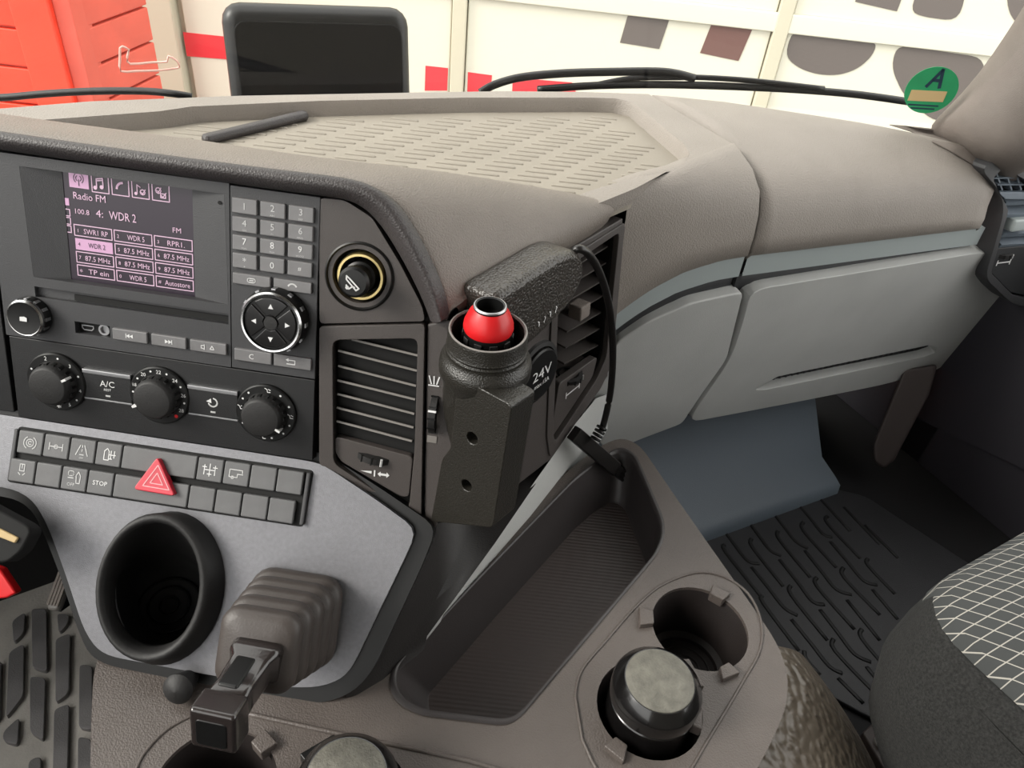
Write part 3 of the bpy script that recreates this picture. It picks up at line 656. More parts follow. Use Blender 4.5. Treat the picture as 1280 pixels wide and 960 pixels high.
ic_up = {0: ([arc(0, 0, .55, 0, 360, 12), arc(0, 0, .95, 120, 240, 6), arc(0, 0, .95, -60, 60, 6), arc(0, 0, .25, 40, 320, 6)], 'printdim'), 1: ([[(-1, .5), (-1, -.5)], [(1, .5), (1, -.5)], [(-1, 0), (1, 0)], arc(0, 0, .28, 0, 360, 8)], 'printdim'),
         2: ([[(-.9, -.7), (-.3, .8)], [(.9, -.7), (.3, .8)], [(0, -.1), (0, .2)], [(0, .5), (0, .8)], [(-.3, -.6), (.3, -.6)]], 'printdim'), 3: ([[(-.6, -.8), (-.6, .5), (-.2, .9), (.1, .5), (.1, -.8), (-.6, -.8)], [(.4, .6), (.4, -.6)], [(.9, .6), (.9, -.4)], [(.2, 0), (1.1, 0)], [(.2, -.6), (.6, -.6)]], 'print'),
         5: ([[(-.8, .7), (-.8, -.7)], [(0, .9), (0, -.9)], [(.8, .7), (.8, -.7)], [(-.8, 0), (.8, 0)], [(-1.1, .4), (-.5, .4)], [(.5, .4), (1.1, .4)], [(-.3, -.6), (.3, -.6)]], 'print'), 6: ([[(-1, -.5), (-1, .6), (.9, .6), (.9, .2)], [(-1, -.5), (.2, -.5), (.2, 0), (1, 0)], arc(-.5, -.55, .2, 0, 360, 6)], 'printdim')}
ic_dn = {0: ([[(-.35, -.2), (-.35, .8), (.35, .8), (.35, -.2), (-.35, -.2)], [(-.5, -.5), (-.2, -.8)], [(.5, -.5), (.2, -.8)], [(0, .2), (0, .7)]], 'printdim'), 2: ([rrect(-.9, -.1, .2, .9, .2)+[(-.1, .5)], [(-.9, -.1), (-.1, -.1)], [(.4, -.8), (.3, .3), (.6, .9), (.95, .3), (.9, -.8), (.4, -.8)]], 'printdim')}
for r_ in (0, 1):
    ya_ = yt_-hk if r_ == 0 else yb2; yb3 = ya_+hk; sh = -.0035 if r_ else .0
    for i in range(9):
        xa_, xb_ = x0+cols[i]*u_+sh, x0+cols[i+1]*u_+sh
        nm = 'hazard_key' if i == 4 else 'switch'
        k = box(nm, S2, xa_+.0004, xb_-.0004, ya_, yb3, .001, .0062, 'switch', sw, bevel=.0012, seg=2)
        xm_, ym_ = (xa_+xb_)/2, (ya_+yb3)/2
        ic = (ic_up if r_ == 0 else ic_dn).get(i)
        if ic: strokes(ic[0], S2, xm_, ym_+(.0015 if r_ else 0), .0056, .0007, ic[1], k, h=.0065)
        if r_ and i == 2: txt('OFF', S2, xm_-.002, ym_-.0045, .0026, 'printdim', k, h=.0065)
        if r_ == 0 and i == 2: txt('OFF', S2, xm_, ym_-.006, .0014, 'printdim', k, h=.0065)
        if r_ and i == 3: txt('STOP', S2, xm_, ym_, .0036, 'print', k, h=.0065)
tri = smoothpoly(S2.pl([(199, 570), (221, 620), (168, 611)], .008), .004, 4)
hz = plate('hazard_triangle', S2, tri, .004, .011, 'hazard', sw, bevel=.002, seg=3); tag(hz, 'red triangular hazard button')
tcx, tcy = sum(p[0] for p in tri)/len(tri), sum(p[1] for p in tri)/len(tri)
for k_ in (.62, .30):
    c3 = [V(S2.px(*q, .011)) for q in ((199, 570), (221, 620), (168, 611))]; g = (c3[0]+c3[1]+c3[2])/3
    strokes([[tuple(g+(c-g)*k_) for c in c3+[c3[0]]]], S2, 0, 0, 1, .0007, 'pinkline', hz, h=.0114)
# cup holder in the fascia
cup = thing('cup_holder', 'black round cup holder set into the silver-grey fascia', 'cup holder', S2.hit(200, 830))
off = V((-.018, .025, -.07)); rows = []
def er(c, a, b, h, d=V((0, 0, 0)), n=40): return [S2.w(x, y, h)+d for x, y in circ(c.x, c.y, a, b, n)]
rows = [er(CPc+V((.006, -.002)), ca_*1.04, cb_*1.03, -.004), er(CPc+V((.005, -.003)), ca_*1.05, cb_*1.04, .006), er(CPc+V((.001, 0)), ca_*1.02, cb_*1.0, .017), er(CPc, ca_*.97, cb_*.965, .0205), er(CPc, ca_*.90, cb_*.91, .0205), er(CPc, ca_*.85, cb_*.865, .017), er(CPc, ca_*.83, cb_*.84, .008),
        er(CPc, ca_*.78, cb_*.72, 0, off*.6), er(CPc, ca_*.70, cb_*.60, 0, off)]
n_ = 40; cb0 = S2.w(CPc.x, CPc.y, 0)+off; hx = S2.ex; hy = V((0, 1, .12)).normalized()
rows[-1] = [cb0+hx*.036*math.cos(2*math.pi*k/n_)+hy*.036*math.sin(2*math.pi*k/n_) for k in range(n_)]
rows[-2] = [(a*.45+b*.55) for a, b in zip(rows[-3], rows[-1])]
loft('shell', rows, 'rubber', cup, closed=True, cap1=True)
for r_ in (.027, .018, .008): tube('floor_ring', [cb0+hx*r_*math.cos(2*math.pi*k/28)+hy*r_*math.sin(2*math.pi*k/28)+V((0, 0, .0008)) for k in range(28)], .0012, 'black', cup, n=1, closed=True, sides=6)
# parking brake lever with bellows
br = thing('brake_lever', 'black park brake lever rising from a ribbed rubber boot', 'lever', S2.hit(368, 770))
bx0, by0_ = S2.px(371, 768); rows = []
def ring(h, a, sh=0): return [S2.w(bx0+x+sh, by0_+y+sh*.3, h) for x, y in rrect(-a, a, -a, a, a*.45, 5)]
seq = []; nb = 5
for i in range(nb):
    f = i/(nb-1); a = .0375-.0085*f; h = .002+.0185*i
    seq += [(h, a-.0065), (h+.003, a-.0005), (h+.006, a), (h+.011, a-.0003), (h+.0145, a-.002), (h+.0165, a-.007)]
seq += [(seq[-1][0]+.001, .017), (seq[-1][0]+.002, .014)]
loft('bellows', [ring(h, a) for h, a in seq], 'boot', br, closed=True, cap1=True)
ht = seq[-1][0]-.004
axd = (N2+S2.ey*-.42+S2.ex*-.06).normalized(); lo_ = S2.w(bx0+.002, by0_-.004, ht)
LV = Fr(lo_, S2.ex, axd)
lev = loft('lever', [[LV.w(x*k, y*k2-.0*h, h) for x, y in rrect(-.014, .014, -.011, .011, .004, 3)] for h, k, k2 in ((-.002, 1.3, 1.35), (.006, 1.25, 1.3), (.010, 1.0, 1.0), (.032, .92, .95), (.050, .95, 1.0))], 'levermat', br, closed=True, cap0=True, cap1=True)
box('finger_recess', LV, -.009, .005, .008, .0125, .012, .040, 'black', br, bevel=.002)
box('grip', LV, -.0155, .0155, -.019, .013, .044, .064, 'levermat', br, bevel=.005, seg=3, r=.003)
box('grip_face', LV, -.011, .010, -.015, .006, .062, .0646, 'black', br, bevel=.001, r=.003)
kn = thing('release_knob', 'small black knob peeking out under the fascia edge', 'knob', FC.hit(226, 870))
lathe('knob_body', zplane(-.598).hit(226, 858), (-.05, -.75, .5), [(.006, -.02), (.011, 0), (.0125, .005), (.009, .009), (0, .0105)], 'rubber', kn, n=20)

# ================================================================== cigarette lighter
cl = thing('cigarette_lighter', 'black cigarette lighter in a brass ring on the stack', 'lighter', S1.hit(450, 345))
lx, ly = S1.px(450, 345)
lathe('bezel', S1.w(lx, ly, 0), N1, [(.0262, .0015), (.0262, .0025), (.025, .0032), (.0190, -.006), (.0180, -.012)], 'black', cl, n=44)
qx, qy = S1.px(455, 343)
lathe('brass_ring', S1.w(lx+.001, ly, -.008), N1, [(.0180, -.004), (.0180, .010), (.0172, .0115), (.0155, .0115), (.0150, .006), (.0150, -.004)], 'brass', cl, n=40)
kb = lathe('lighter_knob', S1.w(lx+.001, ly, -.010), N1, [(.0130, 0), (.0130, .008), (.0118, .010), (.0118, .014), (.0100, .015), (.0100, .024), (.0115, .026), (.0115, .030), (.0095, .032), (0, .0322)], 'black', cl, n=32)
strokes([[(-.9, .9), (-.5, .6), (.9, -.7), (.5, -1.0), (-.9, .4), (-.9, .9)], [(-.9, -.4), (-.5, -.9), (0, -.5), (.3, -.6)]], Fr(S1.w(lx+.001, ly, .0226), S1.ex, N1), 0, 0, .0052, .0011, 'print', kb, h=.0004, fills=[circ(-.75, -.75, .28, n=8)])
# ================================================================== air vents
lv = thing('air_vent', 'dark driver-side air vent with long thin slats beside the heater knobs', 'air vent', S1.hit(465, 620), 'dashboard air vents')
lhole = smoothpoly(S1.pl([(417, 424), (523, 422), (519, 560), (512, 634), (502, 633), (418, 578)]), .006, 3)
plate('bezel', S1, smoothpoly(S1.pl([(400, 407), (532, 404), (527, 663), (400, 579)]), .003, 2), -.010, .0025, 'stackwarm', lv, bevel=.0022, seg=3, holes=[lhole])
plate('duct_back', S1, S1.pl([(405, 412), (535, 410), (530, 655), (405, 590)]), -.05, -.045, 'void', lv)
loft('duct_wall', [[S1.w(x, y, h) for x, y in lhole] for h in (-.004, -.045)], 'black', lv, closed=True)
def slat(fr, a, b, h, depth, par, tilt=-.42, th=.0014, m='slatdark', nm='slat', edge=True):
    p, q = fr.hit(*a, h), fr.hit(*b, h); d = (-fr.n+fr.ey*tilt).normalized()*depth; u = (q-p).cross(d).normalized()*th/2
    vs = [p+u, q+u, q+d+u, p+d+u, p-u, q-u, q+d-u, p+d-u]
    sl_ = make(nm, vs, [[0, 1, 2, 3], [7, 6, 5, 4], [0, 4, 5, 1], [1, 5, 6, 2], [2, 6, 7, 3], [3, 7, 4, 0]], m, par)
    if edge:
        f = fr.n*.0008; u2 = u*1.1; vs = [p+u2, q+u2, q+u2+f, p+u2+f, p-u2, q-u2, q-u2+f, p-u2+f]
        make('slat_edge_glint', vs, [[0, 1, 2, 3], [7, 6, 5, 4], [0, 4, 5, 1], [1, 5, 6, 2], [2, 6, 7, 3], [3, 7, 4, 0]], 'slat', sl_)  # pale bar: specular glint of the slat's front edge put in as colour
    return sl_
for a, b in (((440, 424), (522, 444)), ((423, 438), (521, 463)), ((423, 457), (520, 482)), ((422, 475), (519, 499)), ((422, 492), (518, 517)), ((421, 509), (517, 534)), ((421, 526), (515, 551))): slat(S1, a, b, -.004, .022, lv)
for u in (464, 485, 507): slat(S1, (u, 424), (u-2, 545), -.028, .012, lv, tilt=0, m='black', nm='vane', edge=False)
pl_ = plate('wheel_plate', S1, smoothpoly(S1.pl([(418, 546), (516, 572), (511, 622), (501, 622), (426, 578), (418, 566)]), .004, 3), -.008, -.001, 'stackwarm', lv, bevel=.001)
wx, wy = S1.px(466, 574)
def wheel(fr, x, y, ax, r, wd, par, h=-.004, mark=40):
    fr2 = Fr(fr.w(x, y, h), ax, fr.n); wv = lathe('thumbwheel', fr2.w(0, 0, 0)-fr2.ey*wd/2, fr2.ey, [(r*.7, 0), (r, .001), (r, wd-.001), (r*.7, wd)], 'rubber', par, n=36)
    for k in range(5):
        t = math.radians(30+30*k); box('wheel_notch', Fr(fr2.w(0, 0, 0)+fr2.ex*r*math.cos(t)+fr2.n*r*math.sin(t), fr2.ex*-math.sin(t)+fr2.n*math.cos(t), fr2.ex*math.cos(t)+fr2.n*math.sin(t)), -.0005, .0005, -wd*.45, wd*.45, -.0005, .0006, 'black', wv, bevel=0)
    t = math.radians(mark); box('wheel_mark', Fr(fr2.w(0, 0, 0)+fr2.ex*r*math.cos(t)+fr2.n*r*math.sin(t), fr2.ex*-math.sin(t)+fr2.n*math.cos(t), fr2.ex*math.cos(t)+fr2.n*math.sin(t)), -.0008, .0008, -wd*.45, wd*.45, -.0005, .0009, 'print', wv, bevel=0)
    return wv
wheel(S1, wx, wy, S1.ex-S1.ey*.10, .017, .007, lv, h=-.012, mark=63)
ix, iy = S1.px(468, 592)
strokes([[(0, -.5), (0, .5)]], S1, ix, iy, .005, .0012, 'print', pl_, h=-.0004, fills=[[(-2.4, .15), (-.5, .35), (-.5, -.15)], [(.5, 0), (1, .5), (1, .2), (2, .2), (2, .5), (2.5, 0), (2, -.5), (2, -.2), (1, -.2), (1, -.5)]])
wx, wy = S1.px(542, 518); wheel(S1, wx, wy, S1.ey, .018, .007, lv, h=-.008, mark=70)
wx, wy = S1.px(543, 476); strokes([[(-1, -.9), (.9, -.9)], [(-1, .9), (-.5, -.6)], [(-.1, .9), (.0, -.6)], [(.9, .9), (.5, -.6)]], S1, wx, wy, .0042, .0010, 'print', lv, h=.0008)
wx, wy = S1.px(540, 549); box('wheel_scoop', S1, wx-.004, wx+.004, wy-.003, wy+.003, -.001, .0006, 'slat', lv, bevel=.0003)

rv = thing('air_vent', 'brown-grey passenger-facing air vent behind the grab handle and cable', 'air vent', S3.hit(735, 470), 'dashboard air vents')
rhole = smoothpoly(S3.pl([(698, 340), (772, 290), (770, 312), (756, 447), (744, 474), (692, 552), (690, 540)]), .006, 3)
plate('bezel', S3, smoothpoly(S3.pl([(690, 334), (780, 277), (777, 305), (764, 452), (750, 484), (686, 572), (682, 545)]), .006, 3), -.008, .002, 'stackwarm', rv, bevel=.002, seg=3, holes=[rhole])
loft('duct_wall', [[S3.w(x, y, h) for x, y in rhole] for h in (-.004, -.05)], 'black', rv, closed=True)
xl3 = S3.px(705, 430)[0]; xr3 = S3.px(757, 380)[0]
for k in range(8):
    u0, v0 = 716-1.8*k, 335+20*k; u1, v1 = 768-1.9*k, 303+20.6*k
    slat(S3, (u0, v0), (u1, v1), -.010, .026, rv, tilt=.1, th=.002, m='stackwarm', edge=False)
tx, ty = S3.px(729, 386); box('direction_tab', S3, tx-.010, tx+.008, ty-.010, ty+.006, -.012, .004, 'pillar', rv, bevel=.002)
pr_ = plate('wheel_plate', S3, smoothpoly(S3.pl([(702, 481), (750, 447), (744, 472), (692, 550), (694, 530)]), .005, 3), -.012, -.003, 'stackwarm', rv, bevel=.001)
wx, wy = S3.px(721, 474); wheel(S3, wx, wy, S3.ex, .015, .006, rv, h=-.010, mark=60)
wx, wy = S3.px(718, 489); strokes([[(-1.4, 0), (1.4, 0)], [(-1.4, .4), (-1.4, -.4)], [(1.4, .4), (1.4, -.4)]], S3, wx, wy, .009, .0016, 'print', pr_, h=-.002)

SV = Fr(D(.66, -.004, -.41), XT+FT*-.10, -FT+XT*-.12+V((0, 0, .12)))
fv = thing('air_vent', 'grey outer air vent at the far passenger end of the dashboard', 'air vent', SV.hit(1258, 380), 'dashboard air vents')
fhole = smoothpoly(SV.pl([(1238, 222), (1252, 208), (1330, 256), (1330, 330), (1285, 372), (1264, 368), (1236, 340), (1246, 305), (1258, 262)]), .006, 3)
plate('bezel', SV, smoothpoly(SV.pl([(1222, 209), (1249, 196), (1345, 250), (1345, 335), (1292, 385), (1263, 379), (1228, 346), (1241, 303), (1252, 264), (1248, 240)]), .02, 4), -.03, .004, 'stack', fv, bevel=.003, seg=3, holes=[fhole])
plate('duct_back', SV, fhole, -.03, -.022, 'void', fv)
for (a, b) in (((1256, 255), (1330, 252)), ((1255, 270), (1330, 270)), ((1252, 295), (1330, 290)), ((1250, 308), (1330, 303))): slat(SV, a, b, -.003, .02, fv, tilt=.5, th=.006, m='slate', edge=False)
for (a, b) in (((1240, 223), (1278, 222)), ((1247, 231), (1280, 231))): slat(SV, a, b, -.004, .015, fv, tilt=.2, th=.002, m='slate', edge=False)
for u in (1250, 1262, 1274): slat(SV, (u-4, 216), (u+3, 238), -.006, .012, fv, tilt=0, th=.002, m='slate', nm='vane', edge=False)
plate('upper_plate', SV, SV.pl([(1246, 240), (1340, 240), (1340, 250), (1256, 249)], 0), -.008, .001, 'slate', fv, bevel=.001)
tx, ty = SV.px(1272, 279); box('direction_tab', SV, tx-.016, tx+.022, ty-.010, ty+.008, -.01, .008, 'strip', fv, bevel=.003)
plf = plate('wheel_plate', SV, smoothpoly(SV.pl([(1247, 311), (1330, 304), (1330, 330), (1285, 370), (1264, 366), (1238, 340)]), .005, 3), -.012, -.001, 'groove', fv, bevel=.001)
wx, wy = SV.px(1258, 320); wheel(SV, wx, wy, SV.ex, .016, .007, fv, h=-.010, mark=60)
strokes([[(-1.4, 0), (1.4, 0)], [(-1.4, .4), (-1.4, -.4)], [(1.4, .4), (1.4, -.4)]], SV, wx, wy-.010, .009, .002, 'print', plf, h=.0)

# ================================================================== torch holder, torch, grab handle, socket, cable
th = thing('torch_holder', 'black moulded torch holder with round cup on the stack edge', 'holder', S4.hit(580, 650, -.02))
hp = smoothpoly(S4.pl([(572, 470), (640, 507), (616, 660), (538, 652), (552, 574), (563, 560)]), .004, 2)
hb = plate('bracket', S4, hp, -.030, 0, 'holder', th, bevel=.0022, seg=3, holes=[circ(*S4.px(u, v), .0050, n=16) for u, v in ((590, 548), (583, 607))])
for u, v in ((590, 548), (583, 607)):
    x, y = S4.px(u, v); lathe('screw', S4.w(x, y, -.016), S4.n, [(.0054, 0), (.0050, .004), (.0035, .005), (.0030, .003), (0, .003)], 'rubber', hb, n=16)
c0 = S4.hit(602, 511, -.036)
lathe('cup', c0, (0, 0, 1), [(.024, -.04), (.027, -.020), (.0305, .0), (.0318, .028), (.0335, .036), (.0350, .040), (.0352, .046), (.0345, .0505), (.0325, .053), (.0305, .0555), (.0300, .058), (.0306, .060), (.0298, .0615), (.0304, .0635), (.0296, .065), (.0298, .074), (.0290, .0765), (.0268, .0755), (.0262, .062), (.0255, .040), (0, .040)], 'holder', th, n=48)
lathe('rim_edge', c0+V((0, 0, .0755)), (0, 0, 1), [(.0294, -.001), (.0290, .0012), (.0278, .0014), (.0270, .0002)], 'slat', th, n=48)
to = thing('torch', 'black torch end with bright red shoulder standing in the holder cup', 'torch', c0+V((0, 0, .041)))
tb = lathe('torch_body', c0, (0, 0, 1), [(.0175, .041), (.0180, .072), (.0175, .077)], 'black', to, n=40)
for k in range(10):
    t = 2*math.pi*k/10; box('torch_rib', Fr(c0+V((.0178*math.cos(t), .0178*math.sin(t), .064)), (-math.sin(t), math.cos(t), 0), (math.cos(t), math.sin(t), 0)), -.003, .003, -.011, .010, 0, .0012, 'rubber', tb, bevel=.0005)
lathe('red_shoulder', c0, (0, 0, 1), [(.0178, .0765), (.0186, .079), (.0182, .083), (.0150, .091), (.0118, .0955)], 'red', to, n=40)
lathe('end_ring', c0, (0, 0, 1), [(.0120, .0945), (.0122, .0965), (.0112, .0975), (.0098, .0970), (.0094, .088), (0, .086)], 'black', to, n=40)
lathe('ring_edge', c0, (0, 0, 1), [(.0122, .0966), (.0116, .0976), (.0110, .0977)], 'silver', to, n=40)
gh = thing('grab_handle', 'grained dark grab handle reaching back from the torch holder', 'handle', S3.hit(690, 400, .01))
gp = smoothpoly(S3.pl([(618, 372), (706, 317), (722, 313), (733, 324), (731, 350), (716, 380), (690, 408), (660, 436), (630, 440)], .040), .012, 4)
ghb = plate('handle_body', S3, gp, .004, .040, 'handle', gh, bevel=.011, seg=4)
x, y = S3.px(684, 390, .040)
for k in range(4): strokes([[(0, .5), (.25, .2), (0, -.2), (-.1, -.5)]] if k % 2 else [[(-.2, .5), (.1, .3), (.1, -.4)]], S3, x-.012+.008*k, y-.006+.0012*k, .0055, .0010, 'print', ghb, h=.0406)
sk = thing('power_socket', 'round black 24 V socket cap on the stack side', 'socket', S3.hit(668, 495))
x, y = S3.px(669, 466)
lathe('socket_ring', S3.w(x, y, 0), S3.n, [(.034, .0), (.033, .003), (.029, .004), (.028, .001)], 'rubber', sk, n=40)
cap = lathe('cap', S3.w(x, y, 0), S3.n, [(.0275, 0), (.0275, .006), (.026, .0075), (0, .0078)], 'black', sk, n=40)
txt('24V', S3, x, y+.004, .011, 'print', cap, h=.0084, width=.030); txt('max.15A', S3, x, y-.008, .005, 'print', cap, h=.0084, width=.024)
cb = thing('charging_cable', 'thin black cable hanging from the handle with an angled plug', 'cable', S3.hit(752, 540, .03))
P = [S3.hit(u, v, h) for u, v, h in ((712, 318, .028), (723, 311, .036), (736, 318, .04), (750, 342, .04), (760, 375, .038), (765, 410, .036), (766, 450, .034), (763, 490, .032), (757, 520, .03), (752, 538, .03))]
tube('cord', P, .0036, 'cable', cb, sides=10)
for k in range(4):
    a_ = S3.hit(752-2.5*k, 535+4.5*k, .03); ax_d = (S3.hit(742, 553, .03)-S3.hit(752, 535, .03)).normalized()
    lathe('strain_ring', a_, ax_d, [(.0035, -.0012), (.0062, -.0010), (.0062, .0010), (.0035, .0012)], 'cable', cb, n=14)
pa, pb = S3.hit(734, 552, .03), S3.hit(770, 590, .03); PF = Fr((pa+pb)/2, pb-pa, V((.6, -.75, .25))); hl = (pb-pa).length/2
pg = box('plug', PF, -hl, hl*.45, -.0085, .0085, -.006, .006, 'cable', cb, bevel=.0015)
box('plug_tip', PF, hl*.45, hl, -.007, .0065, -.0045, .0045, 'cable', cb, bevel=.001)
for k in (-1, 0, 1): box('contact', PF, hl*.6, hl*1.05, k*.0045-.001, k*.0045+.001, .0044, .0056, 'rubber', cb, bevel=0)

# ================================================================== centre console
con = thing('centre_console', 'brown-grey centre console with long tray and round cup wells', 'console', FC.hit(700, 900, -.1))
copoly = FC.pl([(776, 546), (800, 556), (845, 622), (894, 692), (940, 757), (972, 804), (985, 842), (984, 880), (966, 925), (930, 990), (880, 1060), (700, 1110), (300, 1100), (112, 1010), (114, 900), (117, 834), (135, 800), (330, 815), (520, 790), (600, 700), (706, 592), (745, 560)])
trim_ = FC.pl([(494, 836), (505, 824), (600, 722), (716, 602), (748, 576), (774, 562), (792, 572), (826, 652), (827, 672), (818, 694), (652, 891), (634, 902), (528, 889), (503, 875), (493, 858)])
cen = {'R1': FC.px(875, 784), 'R2': FC.px(812, 884), 'L1': FC.px(268, 985), 'L2': FC.px(436, 1004)}; RW = .0455
tp = smoothpoly(trim_, .010, 3)
plate('top', FC, smoothpoly(copoly, .02, 4), -.085, 0, 'console', con, bevel=.009, seg=4, holes=[tp]+[circ(x, y, RW, n=40) for x, y in cen.values()], angle=50)
tcx, tcy = sum(p[0] for p in tp)/len(tp), sum(p[1] for p in tp)/len(tp)
def tr_(p, k, dx=0, dy=0): return (tcx+(p[0]-tcx)*k+dx, tcy+(p[1]-tcy)*k+dy)
tl = [tr_(p, .86, .012, -.004) for p in tp]
trw = loft('tray_wall', [[FC.w(x, y, .001) for x, y in [tr_(p, 1.03) for p in tp]], [FC.w(x, y, .0035) for x, y in [tr_(p, 1.0) for p in tp]], [FC.w(x, y, -.002) for x, y in [tr_(p, .985) for p in tp]], [FC.w(x, y, -.054) for x, y in [tr_(p, .88, .012, -.004) for p in tp]], [FC.w(x, y, -.056) for x, y in tl]], 'traywall', con, closed=True)
plate('tray_floor', FC, [tr_(p, .885, .012, -.004) for p in tp], -.06, -.0555, 'trayfloor', con)
for nm, (x, y) in cen.items():
    wl = lathe('cup_well', FC.w(x, y, 0), (0, 0, 1), [(RW+.001, -.002), (RW-.001, -.006), (RW-.005, -.066), (.034, -.068), (.033, -.072), (0, -.072)], 'well', con, n=40)
    for r_ in ((.026, .017, .008) if nm in ('R1', 'L1') else ()): tube('well_ring', [FC.w(x+r_*math.cos(2*math.pi*k/28), y+r_*math.sin(2*math.pi*k/28), -.0715) for k in range(28)], .001, 'well', wl, n=1, closed=True, sides=6)
def clip(pts, h=.006, m='console'): return plate('clip', FC, FC.pl(pts, h), -.006, h, m, con, bevel=.0012)
clip([(891, 730), (914, 741), (904, 750), (888, 741)]); clip([(799, 757), (817, 763), (818, 779), (800, 781)]); clip([(900, 833), (911, 827), (926, 840), (904, 849)])
clip([(862, 905), (878, 884), (878, 912)]); clip([(755, 932), (770, 920), (785, 931), (780, 952)]); clip([(313, 927), (331, 910), (347, 928), (326, 942)]); clip([(374, 942), (417, 917), (430, 932), (385, 956)], .012, 'black')
clip([(843, 823), (862, 823), (881, 858), (860, 858)], .016)
def bead(pts, nm='moulded_bead', r=.0014, closed=True): tube(nm, [FC.hit(u, v, .0003) for u, v in pts], r, 'console', con, n=4, closed=closed, sides=6)
bead([(719, 870), (727, 838), (760, 798), (800, 753), (830, 730), (870, 716), (905, 721), (935, 742), (951, 776), (950, 812), (930, 850), (885, 925), (850, 978), (800, 1000), (755, 975), (728, 925)])
bead([(166, 975), (178, 945), (205, 915), (235, 897), (262, 886)], closed=False); bead([(305, 891), (400, 912), (520, 937), (600, 955), (690, 985)], closed=False, r=.002)
for nm, lab in (('R2', 'black ashtray with worn grey lid standing in the right-hand cup well'), ('L2', 'black ashtray with dark lid cut off at the bottom edge of the photo')):
    x, y = cen[nm]; b0 = FC.w(x, y, 0)
    at_ = thing('ashtray', lab, 'ashtray', b0+V((0, 0, -.067)), 'ashtrays in the console wells')
    lathe('ashtray_body', b0, (0, 0, 1), [(.031, -.067), (.0365, -.03), (.0372, .016), (.0362, .017), (.0362, .0185), (.0378, .0195), (.0378, .031), (.0365, .0345), (.0292, .0425), (.0280, .0425)], 'blackgloss', at_, n=48)
    lathe('ashtray_lid', b0, (0, 0, 1), [(.0286, .0420), (.0282, .0432), (.0270, .0438), (0, .0440)], 'lid', at_, n=48)
# dark riser joining stack and console
loft('stack_riser', [[S2.hit(528, 668, -.02), S1.hit(545, 655, -.006), S3.hit(600, 640, -.01), S3.hit(692, 572, -.008)], [zplane(-.57).hit(470, 800), zplane(-.57).hit(490, 790), zplane(-.57).hit(545, 750), zplane(-.57).hit(618, 680)],
      [FC.hit(432, 868, .006), FC.hit(446, 862, .006), FC.hit(480, 832, .006), FC.hit(534, 795, .008)], [FC.hit(432, 876, -.004), FC.hit(448, 872, -.004), FC.hit(490, 845, -.002), FC.hit(530, 812, -.002)]], 'riser', dash)
tn = loft('tunnel_cover', [[zplane(z).hit(u, v) for u, v, z in r] for r in (((930, 800, -.66), (945, 850, -.66), (930, 915, -.66), (890, 1000, -.66), (860, 1060, -.66)), ((976, 808, -.665), (985, 850, -.655), (972, 915, -.652), (950, 985, -.652), (930, 1050, -.652)),
     ((995, 812, -.69), (1020, 850, -.675), (1025, 915, -.668), (1020, 985, -.668), (1010, 1050, -.668)), ((1008, 822, -.73), (1045, 868, -.715), (1066, 925, -.705), (1080, 990, -.70), (1085, 1050, -.70)),
     ((1014, 836, -.80), (1058, 888, -.79), (1092, 942, -.78), (1118, 1000, -.78), (1135, 1060, -.78)), ((1010, 850, -.945), (1056, 902, -.945), (1092, 960, -.945), (1120, 1020, -.945), (1140, 1070, -.945)))], 'tunnel', sub=2)
tag(tn, 'hammered bronze-black leatherette tunnel cover beside the console', 'cover')

# ================================================================== floor mats
fm = thing('floor_mat', 'black rubber passenger floor mat with curved grooves', 'floor mat', FL.hit(1000, 740), 'rubber floor mats')
plate('mat_sheet', FL, smoothpoly(FL.pl([(866, 652), (1034, 612), (1080, 622), (1290, 760), (1140, 880), (1095, 905), (960, 830), (900, 740)]), .02), 0, .006, 'floormat', fm, bevel=.002)
gr = [[(110, 155), (150, 208), (185, 255), (210, 275), (238, 278)], [(195, 128), (240, 190), (275, 235), (310, 252)], [(282, 105), (325, 162), (360, 205), (400, 228)], [(365, 78), (410, 130), (450, 180), (480, 190)], [(212, 195), (215, 225), (318, 355)], [(300, 170), (305, 200), (408, 325)],
      [(385, 140), (385, 170), (495, 292)], [(465, 120), (465, 145), (575, 262)], [(122, 215), (125, 240), (245, 390)], [(212, 290), (270, 362), (320, 425), (365, 452)], [(305, 265), (365, 340), (415, 405), (455, 415)], [(390, 235), (445, 305), (495, 365), (545, 382)], [(475, 205), (530, 270), (585, 335), (630, 350)],
      [(248, 385), (250, 410), (370, 570)], [(342, 352), (345, 385), (465, 535)], [(430, 325), (430, 355), (555, 498)], [(518, 292), (520, 325), (640, 450)], [(600, 262), (600, 285), (690, 380)], [(345, 465), (410, 545), (470, 620), (515, 645)], [(440, 432), (500, 510), (555, 580), (610, 607)], [(530, 400), (640, 535)], [(615, 365), (700, 465)],
      [(388, 570), (392, 595), (440, 650)], [(485, 530), (490, 570), (635, 722)], [(580, 497), (580, 530), (690, 660)], [(500, 660), (585, 745)], [(595, 622), (640, 675), (685, 700)], [(435, 55), (540, 170)], [(520, 90), (640, 215)], [(590, 150), (700, 260)]]
for g in gr: tube('groove', [FL.hit(860+x/2.667, 600+y/2.667, .006) for x, y in g], .0034, 'matgroove', fm, sides=6, n=4, flat=.45)
dm = thing('floor_mat', 'dusty black rubber driver floor mat with long raised pads', 'floor mat', FL.hit(50, 860), 'rubber floor mats')
plate('mat_sheet', FL, FL.pl([(-120, 720), (80, 700), (140, 820), (150, 1040), (-120, 1040)]), 0, .006, 'matbase', dm, bevel=.002)
